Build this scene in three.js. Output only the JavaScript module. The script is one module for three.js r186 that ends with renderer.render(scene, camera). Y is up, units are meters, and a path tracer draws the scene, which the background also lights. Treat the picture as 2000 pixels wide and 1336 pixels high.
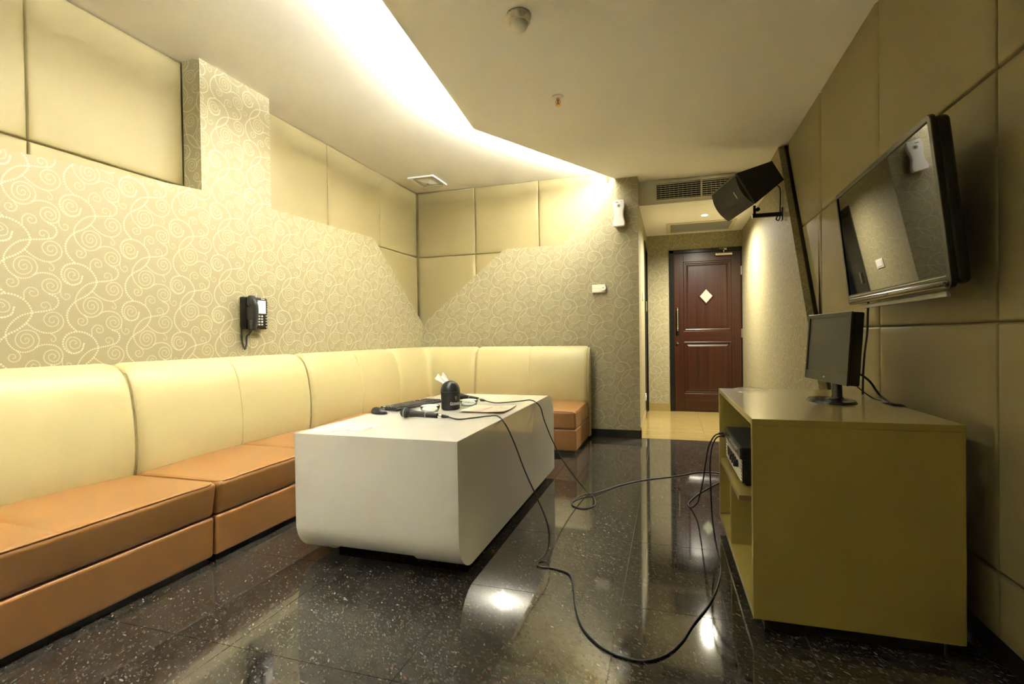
import * as THREE from 'three';
import { mergeGeometries, mergeVertices, toCreasedNormals } from 'three/addons/utils/BufferGeometryUtils.js';
import { RoundedBoxGeometry } from 'three/addons/geometries/RoundedBoxGeometry.js';
import { RectAreaLightUniformsLib } from 'three/addons/lights/RectAreaLightUniformsLib.js';

RectAreaLightUniformsLib.init();
const scene = new THREE.Scene();
scene.background = new THREE.Color(0x000000);
const renderer = new THREE.WebGLRenderer({ antialias: true });
renderer.toneMapping = THREE.LinearToneMapping;
renderer.toneMappingExposure = 24;   // dim tubes, long exposure
renderer.shadowMap.enabled = true;

// ---------------------------------------------------------------- camera
const D2R = Math.PI / 180;
const camera = new THREE.PerspectiveCamera(2 * Math.atan(668 / 984.67) / D2R, 2000 / 1336, 0.05, 50);
camera.position.set(0, 1.0, 0);
camera.rotation.set(-0.635 * D2R, 17.389 * D2R, -0.813 * D2R, 'YXZ');
scene.add(camera);

// ---------------------------------------------------------------- light settings (lamps are built below, in their fittings)
const COVE_COLOR = new THREE.Color().setRGB(1.0, 0.985, 0.94);
const COVE = 1210 / 24;            // luminance of the hidden cove tubes
const SPOT_COLOR = new THREE.Color().setRGB(1.0, 0.93, 0.74);
const SPOT = 40 / 24;             // candela of the corridor downlight

// ---------------------------------------------------------------- helpers
let seed = 7;
const rnd = () => { seed = (seed + 0x6d2b79f5) | 0; let t = Math.imul(seed ^ (seed >>> 15), 1 | seed); t = (t + Math.imul(t ^ (t >>> 7), 61 | t)) ^ t; return ((t ^ (t >>> 14)) >>> 0) / 4294967296; };
const V3 = (a) => new THREE.Vector3(a[0], a[1], a[2]);
const lin = (r, g, b) => new THREE.Color().setRGB(r, g, b);
const taken = {};
function numbered(name) { const n = taken[name] = (taken[name] ?? -1) + 1; return n ? name + '_' + String(n).padStart(3, '0') : name; }
function mesh(name, geo, mat, parent) {
  const g = Array.isArray(geo) ? mergeGeometries(geo.map((q) => { const k = q.index ? q.toNonIndexed() : q.clone(); for (const a of Object.keys(k.attributes)) if (!['position', 'normal', 'uv'].includes(a)) k.deleteAttribute(a); if (!k.attributes.uv) k.setAttribute('uv', new THREE.BufferAttribute(new Float32Array(k.attributes.position.count * 2), 2)); return k; })) : geo;
  const m = new THREE.Mesh(g, mat);
  m.name = parent === undefined ? numbered(name) : name;
  m.castShadow = m.receiveShadow = true;
  (parent ?? scene).add(m);
  return m;
}
function thing(name, label, category, pos = [0, 0, 0], group) {
  const o = new THREE.Group(); o.name = numbered(name); o.position.set(...pos); scene.add(o);
  o.userData = { label, category };
  if (group) o.userData.group = group;
  return o;
}
function tag(o, label, category, group) { o.userData.label = label; o.userData.category = category; if (group) o.userData.group = group; return o; }
function setting(name, label, category) {
  const o = new THREE.Group(); o.name = name; scene.add(o);
  o.userData = { kind: 'structure', label, category };
  return o;
}
function box(w, h, d, x = 0, y = 0, z = 0, r = 0) {
  const g = r ? new RoundedBoxGeometry(w, h, d, 2, Math.min(r, w / 2.01, h / 2.01, d / 2.01)) : new THREE.BoxGeometry(w, h, d);
  return g.translate(x, y, z);
}
const span = (x0, x1, y0, y1, z0, z1, r = 0) => box(Math.abs(x1 - x0), Math.abs(y1 - y0), Math.abs(z1 - z0), (x0 + x1) / 2, (y0 + y1) / 2, (z0 + z1) / 2, r);
function cyl(r0, r1, h, seg = 24) { return new THREE.CylinderGeometry(r0, r1, h, seg); }
function between(a, b, r0, r1 = r0, seg = 12) {
  const A = V3(a), B = V3(b), d = B.clone().sub(A), L = d.length();
  const g = new THREE.CylinderGeometry(r1, r0, L, seg);
  g.applyQuaternion(new THREE.Quaternion().setFromUnitVectors(new THREE.Vector3(0, 1, 0), d.normalize()));
  return g.translate((A.x + B.x) / 2, (A.y + B.y) / 2, (A.z + B.z) / 2);
}
function tube(pts, r, n = pts.length * 8, seg = 8) { return new THREE.TubeGeometry(new THREE.CatmullRomCurve3(pts.map(V3), false, 'centripetal'), n, r, seg); }
function lathe(pts, seg = 32) { return new THREE.LatheGeometry(pts.map((p) => new THREE.Vector2(p[0], p[1])), seg); }
function shapeOf(pts, holes = []) {
  const s = new THREE.Shape(pts.map((p) => new THREE.Vector2(p[0], p[1])));
  for (const h of holes) s.holes.push(new THREE.Path(h.map((p) => new THREE.Vector2(p[0], p[1]))));
  return s;
}
// polygon slab in the x-y plane, front face at z = 0, thickness t behind it; uv in metres
function slab(pts, t, holes) { return new THREE.ExtrudeGeometry(shapeOf(pts, holes), { depth: t, bevelEnabled: false }).translate(0, 0, -t); }
// turned so that the front faces +x (u = -z), -x (u = z)
const faceLeftWall = (g, x) => g.rotateY(Math.PI / 2).translate(x, 0, 0);
const faceRightWall = (g, x) => g.rotateY(-Math.PI / 2).translate(x, 0, 0);
// upholstered pad over a convex polygon (counter-clockwise), soft rolled edges, back at z = 0
function pad(poly, T = 0.03, R = 0.05, gap = 0.0015) {
  const n = poly.length;
  const inset = (d) => {
    const lines = poly.map((p, i) => { const q = poly[(i + 1) % n], L = Math.hypot(q[0] - p[0], q[1] - p[1]), nx = -(q[1] - p[1]) / L, ny = (q[0] - p[0]) / L; return [p[0] + nx * d, p[1] + ny * d, (q[0] - p[0]) / L, (q[1] - p[1]) / L]; });
    return lines.map((b, i) => { const a = lines[(i + n - 1) % n]; const den = a[2] * b[3] - a[3] * b[2]; const t = ((b[0] - a[0]) * b[3] - (b[1] - a[1]) * b[2]) / den; return [a[0] + a[2] * t, a[1] + a[3] * t]; });
  };
  const rings = [[gap, 0]];
  for (const k of [0, 0.02, 0.06, 0.14, 0.28, 0.5, 0.75, 1]) rings.push([gap + k * R, T * (0.35 + 0.65 * Math.sqrt(1 - (1 - k) * (1 - k)))]);
  const pos = [], idx = [];
  for (const [d, h] of rings) for (const p of inset(d)) pos.push(p[0], p[1], h);
  for (let k = 0; k + 1 < rings.length; k++) for (let i = 0; i < n; i++) { const a = k * n + i, b = k * n + (i + 1) % n; idx.push(a, b, b + n, a, b + n, a + n); }
  const last = (rings.length - 1) * n;
  for (let i = 1; i + 1 < n; i++) idx.push(last, last + i, last + i + 1);
  const g = new THREE.BufferGeometry();
  g.setAttribute('position', new THREE.Float32BufferAttribute(pos, 3));
  g.setIndex(idx);
  const out = toCreasedNormals(g, 0.9), P = out.attributes.position, uv = [];
  for (let i = 0; i < P.count; i++) uv.push(P.getX(i), P.getY(i));
  out.setAttribute('uv', new THREE.Float32BufferAttribute(uv, 2));
  return out;
}
function clip(poly, f) {   // keeps the side where f >= 0
  const out = [];
  poly.forEach((p, i) => { const q = poly[(i + 1) % poly.length], a = f(p), b = f(q); if (a >= 0) out.push(p); if (a * b < 0) { const t = a / (a - b); out.push([p[0] + (q[0] - p[0]) * t, p[1] + (q[1] - p[1]) * t]); } });
  return out;
}
const rect = (x0, x1, y0, y1) => [[x0, y0], [x1, y0], [x1, y1], [x0, y1]];
// soft cushion block: rounded edges r, top crowned, an optional sewn groove across the middle of the top
function cushion(w, h, d, r, crown = 0, groove = 0, taper = 0) {
  const axis = (s, mid) => { const e = s / 2, a = []; for (const k of [0, 0.12, 0.3, 0.6, 1]) a.push(-e + r * k); const m = mid ? [-0.6, -0.3, -0.12, -0.02 / s * 0.5, 0, 0.02 / s * 0.5, 0.12, 0.3, 0.6] : [-0.6, -0.3, 0, 0.3, 0.6]; for (const k of m) a.push(k * (e - r)); if (mid) { a.push(-0.02, -0.008, 0.008, 0.02); } for (const k of [1, 0.6, 0.3, 0.12, 0]) a.push(e - r * k); return [...new Set(a)].sort((p, q) => p - q); };
  const X = axis(w, groove), Y = axis(h), Z = axis(d);
  const g = new THREE.BoxGeometry(1, 1, 1, X.length - 1, Y.length - 1, Z.length - 1), P = g.attributes.position;
  for (let i = 0; i < P.count; i++) {
    const x = X[Math.round((P.getX(i) + 0.5) * (X.length - 1))], y = Y[Math.round((P.getY(i) + 0.5) * (Y.length - 1))], z = Z[Math.round((P.getZ(i) + 0.5) * (Z.length - 1))];
    const cx = THREE.MathUtils.clamp(x, -w / 2 + r, w / 2 - r), cy = THREE.MathUtils.clamp(y, -h / 2 + r, h / 2 - r), cz = THREE.MathUtils.clamp(z, -d / 2 + r, d / 2 - r);
    const v = new THREE.Vector3(x - cx, y - cy, z - cz); if (v.lengthSq() > 1e-12) v.setLength(r);
    let yy = cy + v.y;
    if (y > h / 2 - r * 0.99) { const fx = 1 - Math.pow(Math.abs(2 * x / w), 4), fz = 1 - Math.pow(Math.abs(2 * z / d), 4); yy += crown * fx * fz - groove * Math.exp(-x * x / 0.00012) * Math.sqrt(fz); }
    const zz = cz + v.z; P.setXYZ(i, cx + v.x, yy, zz > 0 ? zz - taper * Math.min(1, Math.max(0, (h / 2 - 0.02 - yy) / h)) : zz);
  }
  g.deleteAttribute('uv'); g.deleteAttribute('normal');
  const m = mergeVertices(g, 1e-6); m.computeVertexNormals();
  return m;
}

// ---------------------------------------------------------------- textures
function canvasTex(w, h, draw, srgb = true) {
  const c = document.createElement('canvas'); c.width = w; c.height = h;
  draw(c.getContext('2d'), w, h);
  const t = new THREE.CanvasTexture(c);
  if (srgb) t.colorSpace = THREE.SRGBColorSpace;
  t.wrapS = t.wrapT = THREE.RepeatWrapping;
  return t;
}
// dotted scroll wallpaper: one repeat is 0.516 x 0.312 m, the motif stands in it twice (half drop)
const SCROLL = [
  [[[640, 75], [700, 102], [714, 150], [680, 210], [600, 240], [490, 265], [400, 300], [322, 380], [285, 470], [308, 560], [368, 620], [430, 635], [510, 600], [547, 530], [522, 455], [450, 428], [385, 455], [358, 520], [380, 578], [435, 598], [490, 565], [503, 515], [470, 468], [420, 470], [398, 515], [420, 552], [455, 545], [466, 515], [444, 500], [432, 518]], 9.0, 4],
  [[[265, 230], [285, 215], [262, 190], [228, 205], [222, 245], [255, 275], [310, 255], [318, 205], [280, 165], [220, 165], [188, 215], [200, 280], [255, 322], [330, 290], [352, 225]], 4.2, 6],
  [[[352, 225], [330, 290], [255, 322], [185, 290], [160, 215], [195, 140], [285, 103], [370, 115], [435, 155], [480, 220], [490, 275], [450, 355], [380, 425], [300, 475], [240, 540], [208, 620], [222, 705], [290, 783]], 9.0, 9],
  [[[450, 370], [505, 412], [590, 448], [680, 440], [748, 375], [750, 300], [690, 248], [620, 262], [586, 320], [625, 380], [685, 378], [715, 330], [685, 285], [640, 298], [634, 340], [668, 348], [676, 322]], 7.5, 4],
  [[[640, 452], [672, 475], [688, 508], [670, 532], [646, 520], [655, 500]], 5, 4],
  [[[515, 592], [560, 568], [620, 560], [690, 575], [738, 625], [745, 690], [716, 742], [655, 756], [600, 728], [582, 680], [606, 630], [660, 612], [708, 640], [715, 690], [678, 726], [632, 708], [624, 668], [660, 650], [686, 676], [664, 692]], 7.5, 4],
  [[[738, 705], [748, 770], [788, 800], [822, 778], [815, 745], [785, 742], [782, 765]], 5.2, 4],
  [[[430, 135], [432, 70], [480, 26], [535, 48], [540, 92], [500, 108], [472, 82], [490, 58], [512, 68]], 6.2, 4],
  [[[640, 222], [645, 188], [612, 155], [572, 168], [568, 200], [596, 212], [610, 192]], 5, 4],
  [[[370, 622], [398, 668], [382, 708], [340, 722], [306, 695], [318, 658], [352, 656], [358, 686], [336, 690]], 6, 4],
];
function scrollDots() {
  const dots = [];
  for (const [pts, r0, r1] of SCROLL) {
    const c = new THREE.CatmullRomCurve3(pts.map(([x, y]) => { const dx = x - 445, dy = y - 520; return new THREE.Vector3(dx - 0.012 * dy, dy + 0.03 * dx, 0); }), false, 'centripetal');
    const L = c.getLength(); let s = 0;
    c.arcLengthDivisions = 600;
    while (s <= L) { const k = s / L, r = r0 + (r1 - r0) * k, p = c.getPointAt(Math.min(1, k)); dots.push([p.x, p.y, r * 1.05]); s += r * 2.75; }
  }
  return dots;
}
const DOTS = scrollDots();
function paintScroll(g, w, h, ground, dot) {
  g.fillStyle = ground; g.fillRect(0, 0, w, h);
  const k = w / 1170, ky = h / 685;
  g.fillStyle = dot;
  for (const [ox, oy] of [[0, 0], [585, 342.5]]) for (let i = -1; i <= 1; i++) for (let j = -1; j <= 1; j++) for (const [x, y, r] of DOTS) {
    const X = (x + ox + 585 / 2 + i * 1170) * k, Y = (y + oy + 342 / 2 + j * 685) * ky;
    if (X < -20 || Y < -20 || X > w + 20 || Y > h + 20) continue;
    g.beginPath(); g.arc(X, Y, r * k, 0, 7); g.fill();
  }
}
const wpMap = canvasTex(1170, 685, (g, w, h) => paintScroll(g, w, h, '#938a69', '#bab292'));
const wpRough = canvasTex(1170, 685, (g, w, h) => paintScroll(g, w, h, '#9a9a9a', '#585858'), false);
for (const t of [wpMap, wpRough]) t.repeat.set(1 / 0.516, 1 / 0.312);

// polished dark stone: black-grey ground, pale and orange flakes that lie in one direction; covers 1.2 x 1.2 m
const stoneMap = canvasTex(2048, 2048, (g, w, h) => {
  g.fillStyle = '#4a463f'; g.fillRect(0, 0, w, h);
  const blob = (n, cols, lo, hi, asp, alpha) => { for (let i = 0; i < n; i++) { const x = rnd() * w, y = rnd() * h, L = lo + (hi - lo) * Math.pow(rnd(), 2.2), a = 0.75 + (rnd() - 0.5) * 1.3; g.fillStyle = cols[Math.floor(rnd() * cols.length)]; g.globalAlpha = alpha * (0.5 + rnd() * 0.5); for (const [ox, oy] of [[0, 0], [x < 60 ? w : x > w - 60 ? -w : 0, y < 60 ? h : y > h - 60 ? -h : 0]]) { g.beginPath(); g.ellipse(x + ox, y + oy, L, L * asp * (0.6 + rnd() * 0.8), a, 0, 7); g.fill(); } } };
  blob(9000, ['#2a2824', '#4d4942', '#211f1c', '#5a554c'], 8, 34, 0.4, 0.5);
  blob(14000, ['#68635a', '#24221f', '#7a746a', '#171614'], 3, 13, 0.4, 0.7);
  blob(5200, ['#8b847b', '#a0978b', '#8a6a52', '#9c7458', '#77706a'], 3, 15, 0.26, 0.45);
  blob(620, ['#c4bbae', '#c08a62', '#cf9870', '#d8d0c4'], 4, 18, 0.24, 0.5);
  g.globalAlpha = 1;
});
const creamMap = canvasTex(512, 512, (g, w, h) => {
  g.fillStyle = '#cdb270'; g.fillRect(0, 0, w, h);
  for (let i = 0; i < 260; i++) { g.strokeStyle = ['#dcc88c', '#b89a56', '#d0b878'][i % 3]; g.globalAlpha = 0.12; g.lineWidth = 2 + rnd() * 9; const y = rnd() * h; g.beginPath(); g.moveTo(0, y); g.bezierCurveTo(w * 0.3, y + (rnd() - 0.5) * 60, w * 0.7, y + (rnd() - 0.5) * 60, w, y + (rnd() - 0.5) * 30); g.stroke(); }
  g.globalAlpha = 1;
});
const woodMap = canvasTex(512, 1024, (g, w, h) => {
  g.fillStyle = '#3c1a0c'; g.fillRect(0, 0, w, h);
  for (let i = 0; i < 900; i++) { g.strokeStyle = ['#230e06', '#4d2512', '#5a2e16', '#2c1207'][i % 4]; g.globalAlpha = 0.10 + rnd() * 0.14; g.lineWidth = 1 + rnd() * 7; const x = rnd() * w; g.beginPath(); g.moveTo(x, 0); g.bezierCurveTo(x + (rnd() - 0.5) * 46, h * 0.3, x + (rnd() - 0.5) * 46, h * 0.7, x + (rnd() - 0.5) * 30, h); g.stroke(); }
  g.globalAlpha = 1;
});
const grain = (lo, hi, n = 256) => { const d = new Uint8Array(n * n * 4); for (let i = 0; i < n * n; i++) { const v = lo + (hi - lo) * rnd(); d[i * 4] = d[i * 4 + 1] = d[i * 4 + 2] = v; d[i * 4 + 3] = 255; } const t = new THREE.DataTexture(d, n, n); t.magFilter = THREE.LinearFilter; t.wrapS = t.wrapT = THREE.RepeatWrapping; t.needsUpdate = true; return t; };
const leatherBump = grain(90, 200); leatherBump.repeat.set(4, 4);

// ---------------------------------------------------------------- materials
const std = (o) => new THREE.MeshStandardMaterial(o), phy = (o) => new THREE.MeshPhysicalMaterial(o);
const M = {
  wallpaper: std({ map: wpMap, roughnessMap: wpRough, roughness: 0.95, metalness: 0 }),
  ceiling: std({ color: lin(0.86, 0.835, 0.74), roughness: 0.9 }),
  plain: std({ color: lin(0.62, 0.55, 0.38), roughness: 0.85 }),
  cream: std({ color: lin(0.80, 0.72, 0.50), roughness: 0.7 }),
  panel: std({ color: lin(0.29, 0.241, 0.11), roughness: 0.5, bumpMap: leatherBump, bumpScale: 0.0004 }),
  ductShade: std({ color: lin(0.05, 0.05, 0.048), roughness: 0.95 }),  // near-black colour paints in the shade inside the grille duct
  stone: phy({ map: stoneMap, color: lin(0.66, 0.66, 0.66), roughness: 0.055, ior: 1.85 }),
  grout: std({ color: lin(0.10, 0.09, 0.07), roughness: 0.8 }),
  creamTile: phy({ map: creamMap, color: lin(0.5, 0.5, 0.5), roughness: 0.12, ior: 1.6 }),
  creamGrout: std({ color: lin(0.45, 0.36, 0.18), roughness: 0.8 }),
  blackGloss: phy({ color: lin(0.008, 0.008, 0.008), roughness: 0.25 }),
  black: std({ color: lin(0.012, 0.012, 0.012), roughness: 0.5 }),
  blackMatte: std({ color: lin(0.016, 0.016, 0.015), roughness: 0.75 }),
  rubber: std({ color: lin(0.014, 0.015, 0.017), roughness: 0.45 }),
  grey: std({ color: lin(0.16, 0.16, 0.15), roughness: 0.5 }),
  lightGrey: std({ color: lin(0.5, 0.49, 0.45), roughness: 0.45 }),
  white: std({ color: lin(0.82, 0.81, 0.76), roughness: 0.4 }),
  offWhite: std({ color: lin(0.78, 0.74, 0.6), roughness: 0.45 }),
  chrome: std({ color: lin(0.72, 0.70, 0.66), roughness: 0.18, metalness: 1 }),
  steel: std({ color: lin(0.62, 0.58, 0.48), roughness: 0.3, metalness: 1 }),
  brass: std({ color: lin(0.7, 0.45, 0.15), roughness: 0.3, metalness: 1 }),
  sofaCream: phy({ color: lin(0.49, 0.43, 0.215), roughness: 0.42, clearcoat: 0.12, clearcoatRoughness: 0.4 }),
  sofaPipe: std({ color: lin(0.42, 0.35, 0.165), roughness: 0.45 }),
  sofaTan: phy({ color: lin(0.31, 0.142, 0.036), roughness: 0.45, clearcoat: 0.55, clearcoatRoughness: 0.4 }),
  sofaTanPipe: std({ color: lin(0.36, 0.17, 0.055), roughness: 0.35 }),
  tableWhite: phy({ color: lin(0.83, 0.82, 0.755), roughness: 0.22, clearcoat: 0.7, clearcoatRoughness: 0.06 }),
  cabinet: phy({ color: lin(0.43, 0.34, 0.085), roughness: 0.3, clearcoat: 0.8, clearcoatRoughness: 0.06 }),
  rawBoard: std({ color: lin(0.35, 0.2, 0.08), roughness: 0.9 }),
  wood: phy({ map: woodMap, color: lin(0.62, 0.56, 0.5), roughness: 0.32, clearcoat: 0.4, clearcoatRoughness: 0.25 }),
  screen: phy({ color: lin(0.01, 0.0095, 0.008), roughness: 0.02, ior: 1.85 }),
  matteScreen: phy({ color: lin(0.035, 0.034, 0.028), roughness: 0.42, ior: 1.6 }),
  glass: phy({ color: lin(0.93, 0.98, 0.93), transmission: 1, roughness: 0.03, thickness: 0.01, ior: 1.5 }),
  film: phy({ color: lin(0.97, 0.97, 0.95), transmission: 0.85, roughness: 0.12, thickness: 0, side: THREE.DoubleSide }),
  tissue: std({ color: lin(0.86, 0.85, 0.83), roughness: 0.95, side: THREE.DoubleSide }),
  frosted: std({ color: lin(0.42, 0.43, 0.30), roughness: 0.35 }),
  lampGlow: std({ color: lin(0.9, 0.88, 0.8), emissive: lin(1, 0.93, 0.78), emissiveIntensity: 0.7, roughness: 0.5 }),
  tubeGlow: std({ color: lin(0.9, 0.9, 0.88), emissive: lin(1, 0.95, 0.82), emissiveIntensity: 0.5, roughness: 0.5 }),
};

// ---------------------------------------------------------------- room shell
const XL = -2.592, XLP = -2.725, ZB = -5.0, ZBP = -5.163, XR = 0.922, XC = 0.865, ZN = 1.4, YD = 2.52, YU = 2.643, ZD = -6.855, XCL = -0.28, YC = 2.285, ZK = -5.21;
const slant = (y) => -3.09 - 0.609 * y;

// floor: dark stone tiles 0.6 m in the room, cream tiles in the corridor
{
  const floor = setting('floor', 'polished dark speckled stone tile floor of the room and cream tiles of the corridor', 'floor');
  mesh('screed', span(-3.0, 1.2, -0.12, -0.004, ZN + 0.15, -7.1), M.grout, floor);
  const variants = [];
  for (let v = 0; v < 8; v++) {
    const g = new THREE.BoxGeometry(0.5975, 0.01, 0.5975); const uv = g.attributes.uv, p = g.attributes.position, ox = rnd(), oz = rnd();
    for (let i = 0; i < uv.count; i++) uv.setXY(i, ox + p.getX(i) / 1.2, oz - p.getZ(i) / 1.2);
    variants.push(g);
  }
  for (let i = -4; i < 3; i++) for (let j = -5; j < 6; j++) {
    const x0 = -0.784 + 0.6 * i, z1 = -1.885 + 0.6 * j; if (x0 > 1.0 || x0 < -2.9 || z1 > 1.45) continue;
    if (z1 - 0.6 < -5.0) {
      const d = z1 + 5.0; if (d < 0.02) continue;
      const g = new THREE.BoxGeometry(0.5975, 0.01, d - 0.0025), uv = g.attributes.uv, p = g.attributes.position; for (let k = 0; k < uv.count; k++) uv.setXY(k, i * 0.37 + p.getX(k) / 1.2, 0.21 - p.getZ(k) / 1.2);
      mesh('floor_tile', g, M.stone, floor).position.set(x0 + 0.3, -0.005, (z1 - 5.0) / 2); continue;
    }
    mesh('floor_tile', variants[Math.floor(rnd() * 8)], M.stone, floor).position.set(x0 + 0.3, -0.005, z1 - 0.3);
  }
  const cg = []; for (let v = 0; v < 3; v++) { const g = new THREE.BoxGeometry(0.5975, 0.012, 0.6175); const uv = g.attributes.uv; for (let i = 0; i < uv.count; i++) uv.setXY(i, uv.getX(i) * 0.9 + v * 0.31, uv.getY(i) * 0.9 + v * 0.17); cg.push(g); }
  for (let i = 0; i < 2; i++) for (let j = 0; j < 3; j++) mesh('cream_tile', cg[(i + j) % 3], M.creamTile, floor).position.set(0.02 + 0.6 * i, -0.004, -5.31 - 0.62 * j);
}

// left wall: papered boarding with a cut-out skyline, upholstered panels set back behind it
const leftWall = setting('wall_left', 'wall in beige scroll wallpaper with upholstered panels set back behind its zigzag top', 'wall');
mesh('masonry', span(-2.95, XLP - 0.032, 0, YU + 0.1, ZN, -5.4), M.panel, leftWall);
{
  const outline = [[-ZN, 0], [5.0, 0], [5.0, 1.155], [4.064, 1.923], [2.811, 1.897], [2.811, YU], [2.275, YU], [2.275, 1.878], [1.346, 1.794], [-ZN, 1.55]];
  mesh('wallpaper', faceLeftWall(slab(outline, 0.132), XL), M.wallpaper, leftWall);
  const cols = [[-ZN, -0.02], [-0.02, 0.75], [0.75, 1.52], [1.52, 2.279], [2.82, 3.6], [3.6, 4.4], [4.4, 5.162]];
  for (const [a, b] of cols) for (const [y0, y1] of [[1.15, 1.909], [1.909, YU - 0.004]]) mesh('upholstered_panel', faceLeftWall(pad(rect(a, b, y0, y1), 0.032, 0.04), XLP - 0.03), M.panel, leftWall);
}
// back wall
const backWall = setting('wall_back', 'far wall in beige scroll wallpaper beside the corridor with upholstered panels above its zigzag edge', 'wall');
mesh('masonry', span(-2.95, XCL - 0.14, 0, YU + 0.1, ZBP - 0.032, -5.4), M.panel, backWall);
mesh('wallpaper', slab([[XL - 0.0, 0], [XCL, 0], [XCL, YU], [-0.438, YU], [-1.014, 1.915], [-1.637, 1.909], [XL, 1.155]], 0.13).translate(0, 0, ZB), M.wallpaper, backWall);
for (const [a, b] of [[-2.724, -2.026], [-2.026, -1.306], [-1.306, -0.58], [-0.58, -0.30]]) for (const [y0, y1] of [[1.10, 1.907], [1.907, YU - 0.004]]) mesh('upholstered_panel', pad(rect(a, b, y0, y1), 0.032).translate(0, 0, ZBP - 0.03), M.panel, backWall);
// right wall: upholstered panels, cut off by the leaning edge of the corridor wall
const rightWall = setting('wall_right', 'wall of large beige upholstered panels behind the television', 'wall');
mesh('masonry', span(XR + 0.03, 1.15, 0, YU + 0.1, ZN, -5.4), M.panel, rightWall);
{
  const zs = [-4.55, -3.655, -2.738, -1.862, -0.975, -0.085, 0.80, ZN], ys = [0.07, 0.272, 1.022, 1.772, YD + 0.02];
  for (let i = 0; i + 1 < zs.length; i++) for (let j = 0; j + 1 < ys.length; j++) {
    const poly = clip(rect(zs[i], zs[i + 1], ys[j], ys[j + 1]), (p) => p[0] - slant(p[1]) - 0.018);
    if (poly.length < 3) continue;
    const area = Math.abs(poly.reduce((s, p, k) => { const q = poly[(k + 1) % poly.length]; return s + p[0] * q[1] - q[0] * p[1]; }, 0)) / 2;
    if (area < 0.02) continue;
    mesh('upholstered_panel', faceRightWall(pad(poly, 0.032, 0.045), XR + 0.03), M.panel, rightWall);
  }
  mesh('plinth', span(XR + 0.015, XR + 0.03, 0, 0.07, ZN, -3.1), M.black, rightWall);
}
const nearWall = setting('wall_front', 'beige leather-covered wall behind the viewer closing the room', 'wall');
mesh('masonry', span(-2.95, 1.15, 0, YU + 0.1, ZN, ZN + 0.15), M.panel, nearWall);
// corridor walls
const corridorRight = setting('wall_corridor_right', 'papered corridor wall with a leaning edge beside the upholstered wall', 'wall');
{
  const g = slab([[ZD - 0.1, 0], [slant(0), 0], [slant(YD + 0.05), YD + 0.05], [ZD - 0.1, YD + 0.05]], 0.10);
  mesh('wallpaper', faceRightWall(g, XC), M.wallpaper, corridorRight);
  const y0 = 0, y1 = YD, A = [XR - 0.004, y0, slant(y0) + 0.010], B = [XR - 0.004, y1, slant(y1) + 0.010];
  const dir = V3(B).sub(V3(A)), L = dir.length(), s = new THREE.BoxGeometry(0.022, L, 0.022);
  s.applyQuaternion(new THREE.Quaternion().setFromUnitVectors(new THREE.Vector3(0, 1, 0), dir.clone().normalize()));
  mesh('black_trim', s.translate((A[0] + B[0]) / 2, (A[1] + B[1]) / 2, (A[2] + B[2]) / 2), M.blackGloss, corridorRight);
}
const corridorLeft = setting('wall_corridor_left', 'narrow papered corridor wall with a black doorway', 'wall');
{
  const hole = [[6.22, 0.0], [6.80, 0.0], [6.80, 2.06], [6.22, 2.06]];
  mesh('wallpaper', faceLeftWall(slab([[5.13, 0], [6.22, 0], [6.22, 2.06], [6.80, 2.06], [6.80, 0], [6.955, 0], [6.955, YD + 0.05], [5.13, YD + 0.05]], 0.12), XCL), M.wallpaper, corridorLeft);
  mesh('cream_skirting', [span(XCL, XCL + 0.009, 0, 0.10, -5.02, -6.17)], M.creamTile, corridorLeft);
}
const sideDoor = setting('door_2', 'black door in the side of the corridor', 'door');
mesh('door_frame', [span(XCL - 0.1, XCL + 0.012, 0, 2.11, -6.17, -6.23), span(XCL - 0.1, XCL + 0.012, 0, 2.11, -6.79, -6.85), span(XCL - 0.1, XCL + 0.012, 2.05, 2.11, -6.23, -6.79)], M.blackGloss, sideDoor);
mesh('door_leaf', span(XCL - 0.06, XCL - 0.02, 0.004, 2.05, -6.23, -6.79), M.blackGloss, sideDoor);
mesh('door_handle', [span(XCL - 0.02, XCL + 0.02, 1.28, 1.4, -6.30, -6.33, 0.004)], M.steel, sideDoor);
const doorWall = setting('wall_door', 'papered end wall of the corridor around the brown door', 'wall');
mesh('wallpaper', slab([[-0.45, 0], [0.0, 0], [0.0, 2.078], [0.893, 2.078], [0.893, 0], [1.0, 0], [1.0, YD], [-0.45, YD]], 0.14).translate(0, 0, ZD), M.wallpaper, doorWall);
mesh('outer_wall', span(-0.45, 1.0, 0, YD, ZD - 0.14, ZD - 0.2), M.plain, doorWall);
mesh('cream_skirting', span(XCL, 0.0, 0, 0.10, ZD, ZD + 0.010), M.creamTile, doorWall);

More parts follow.
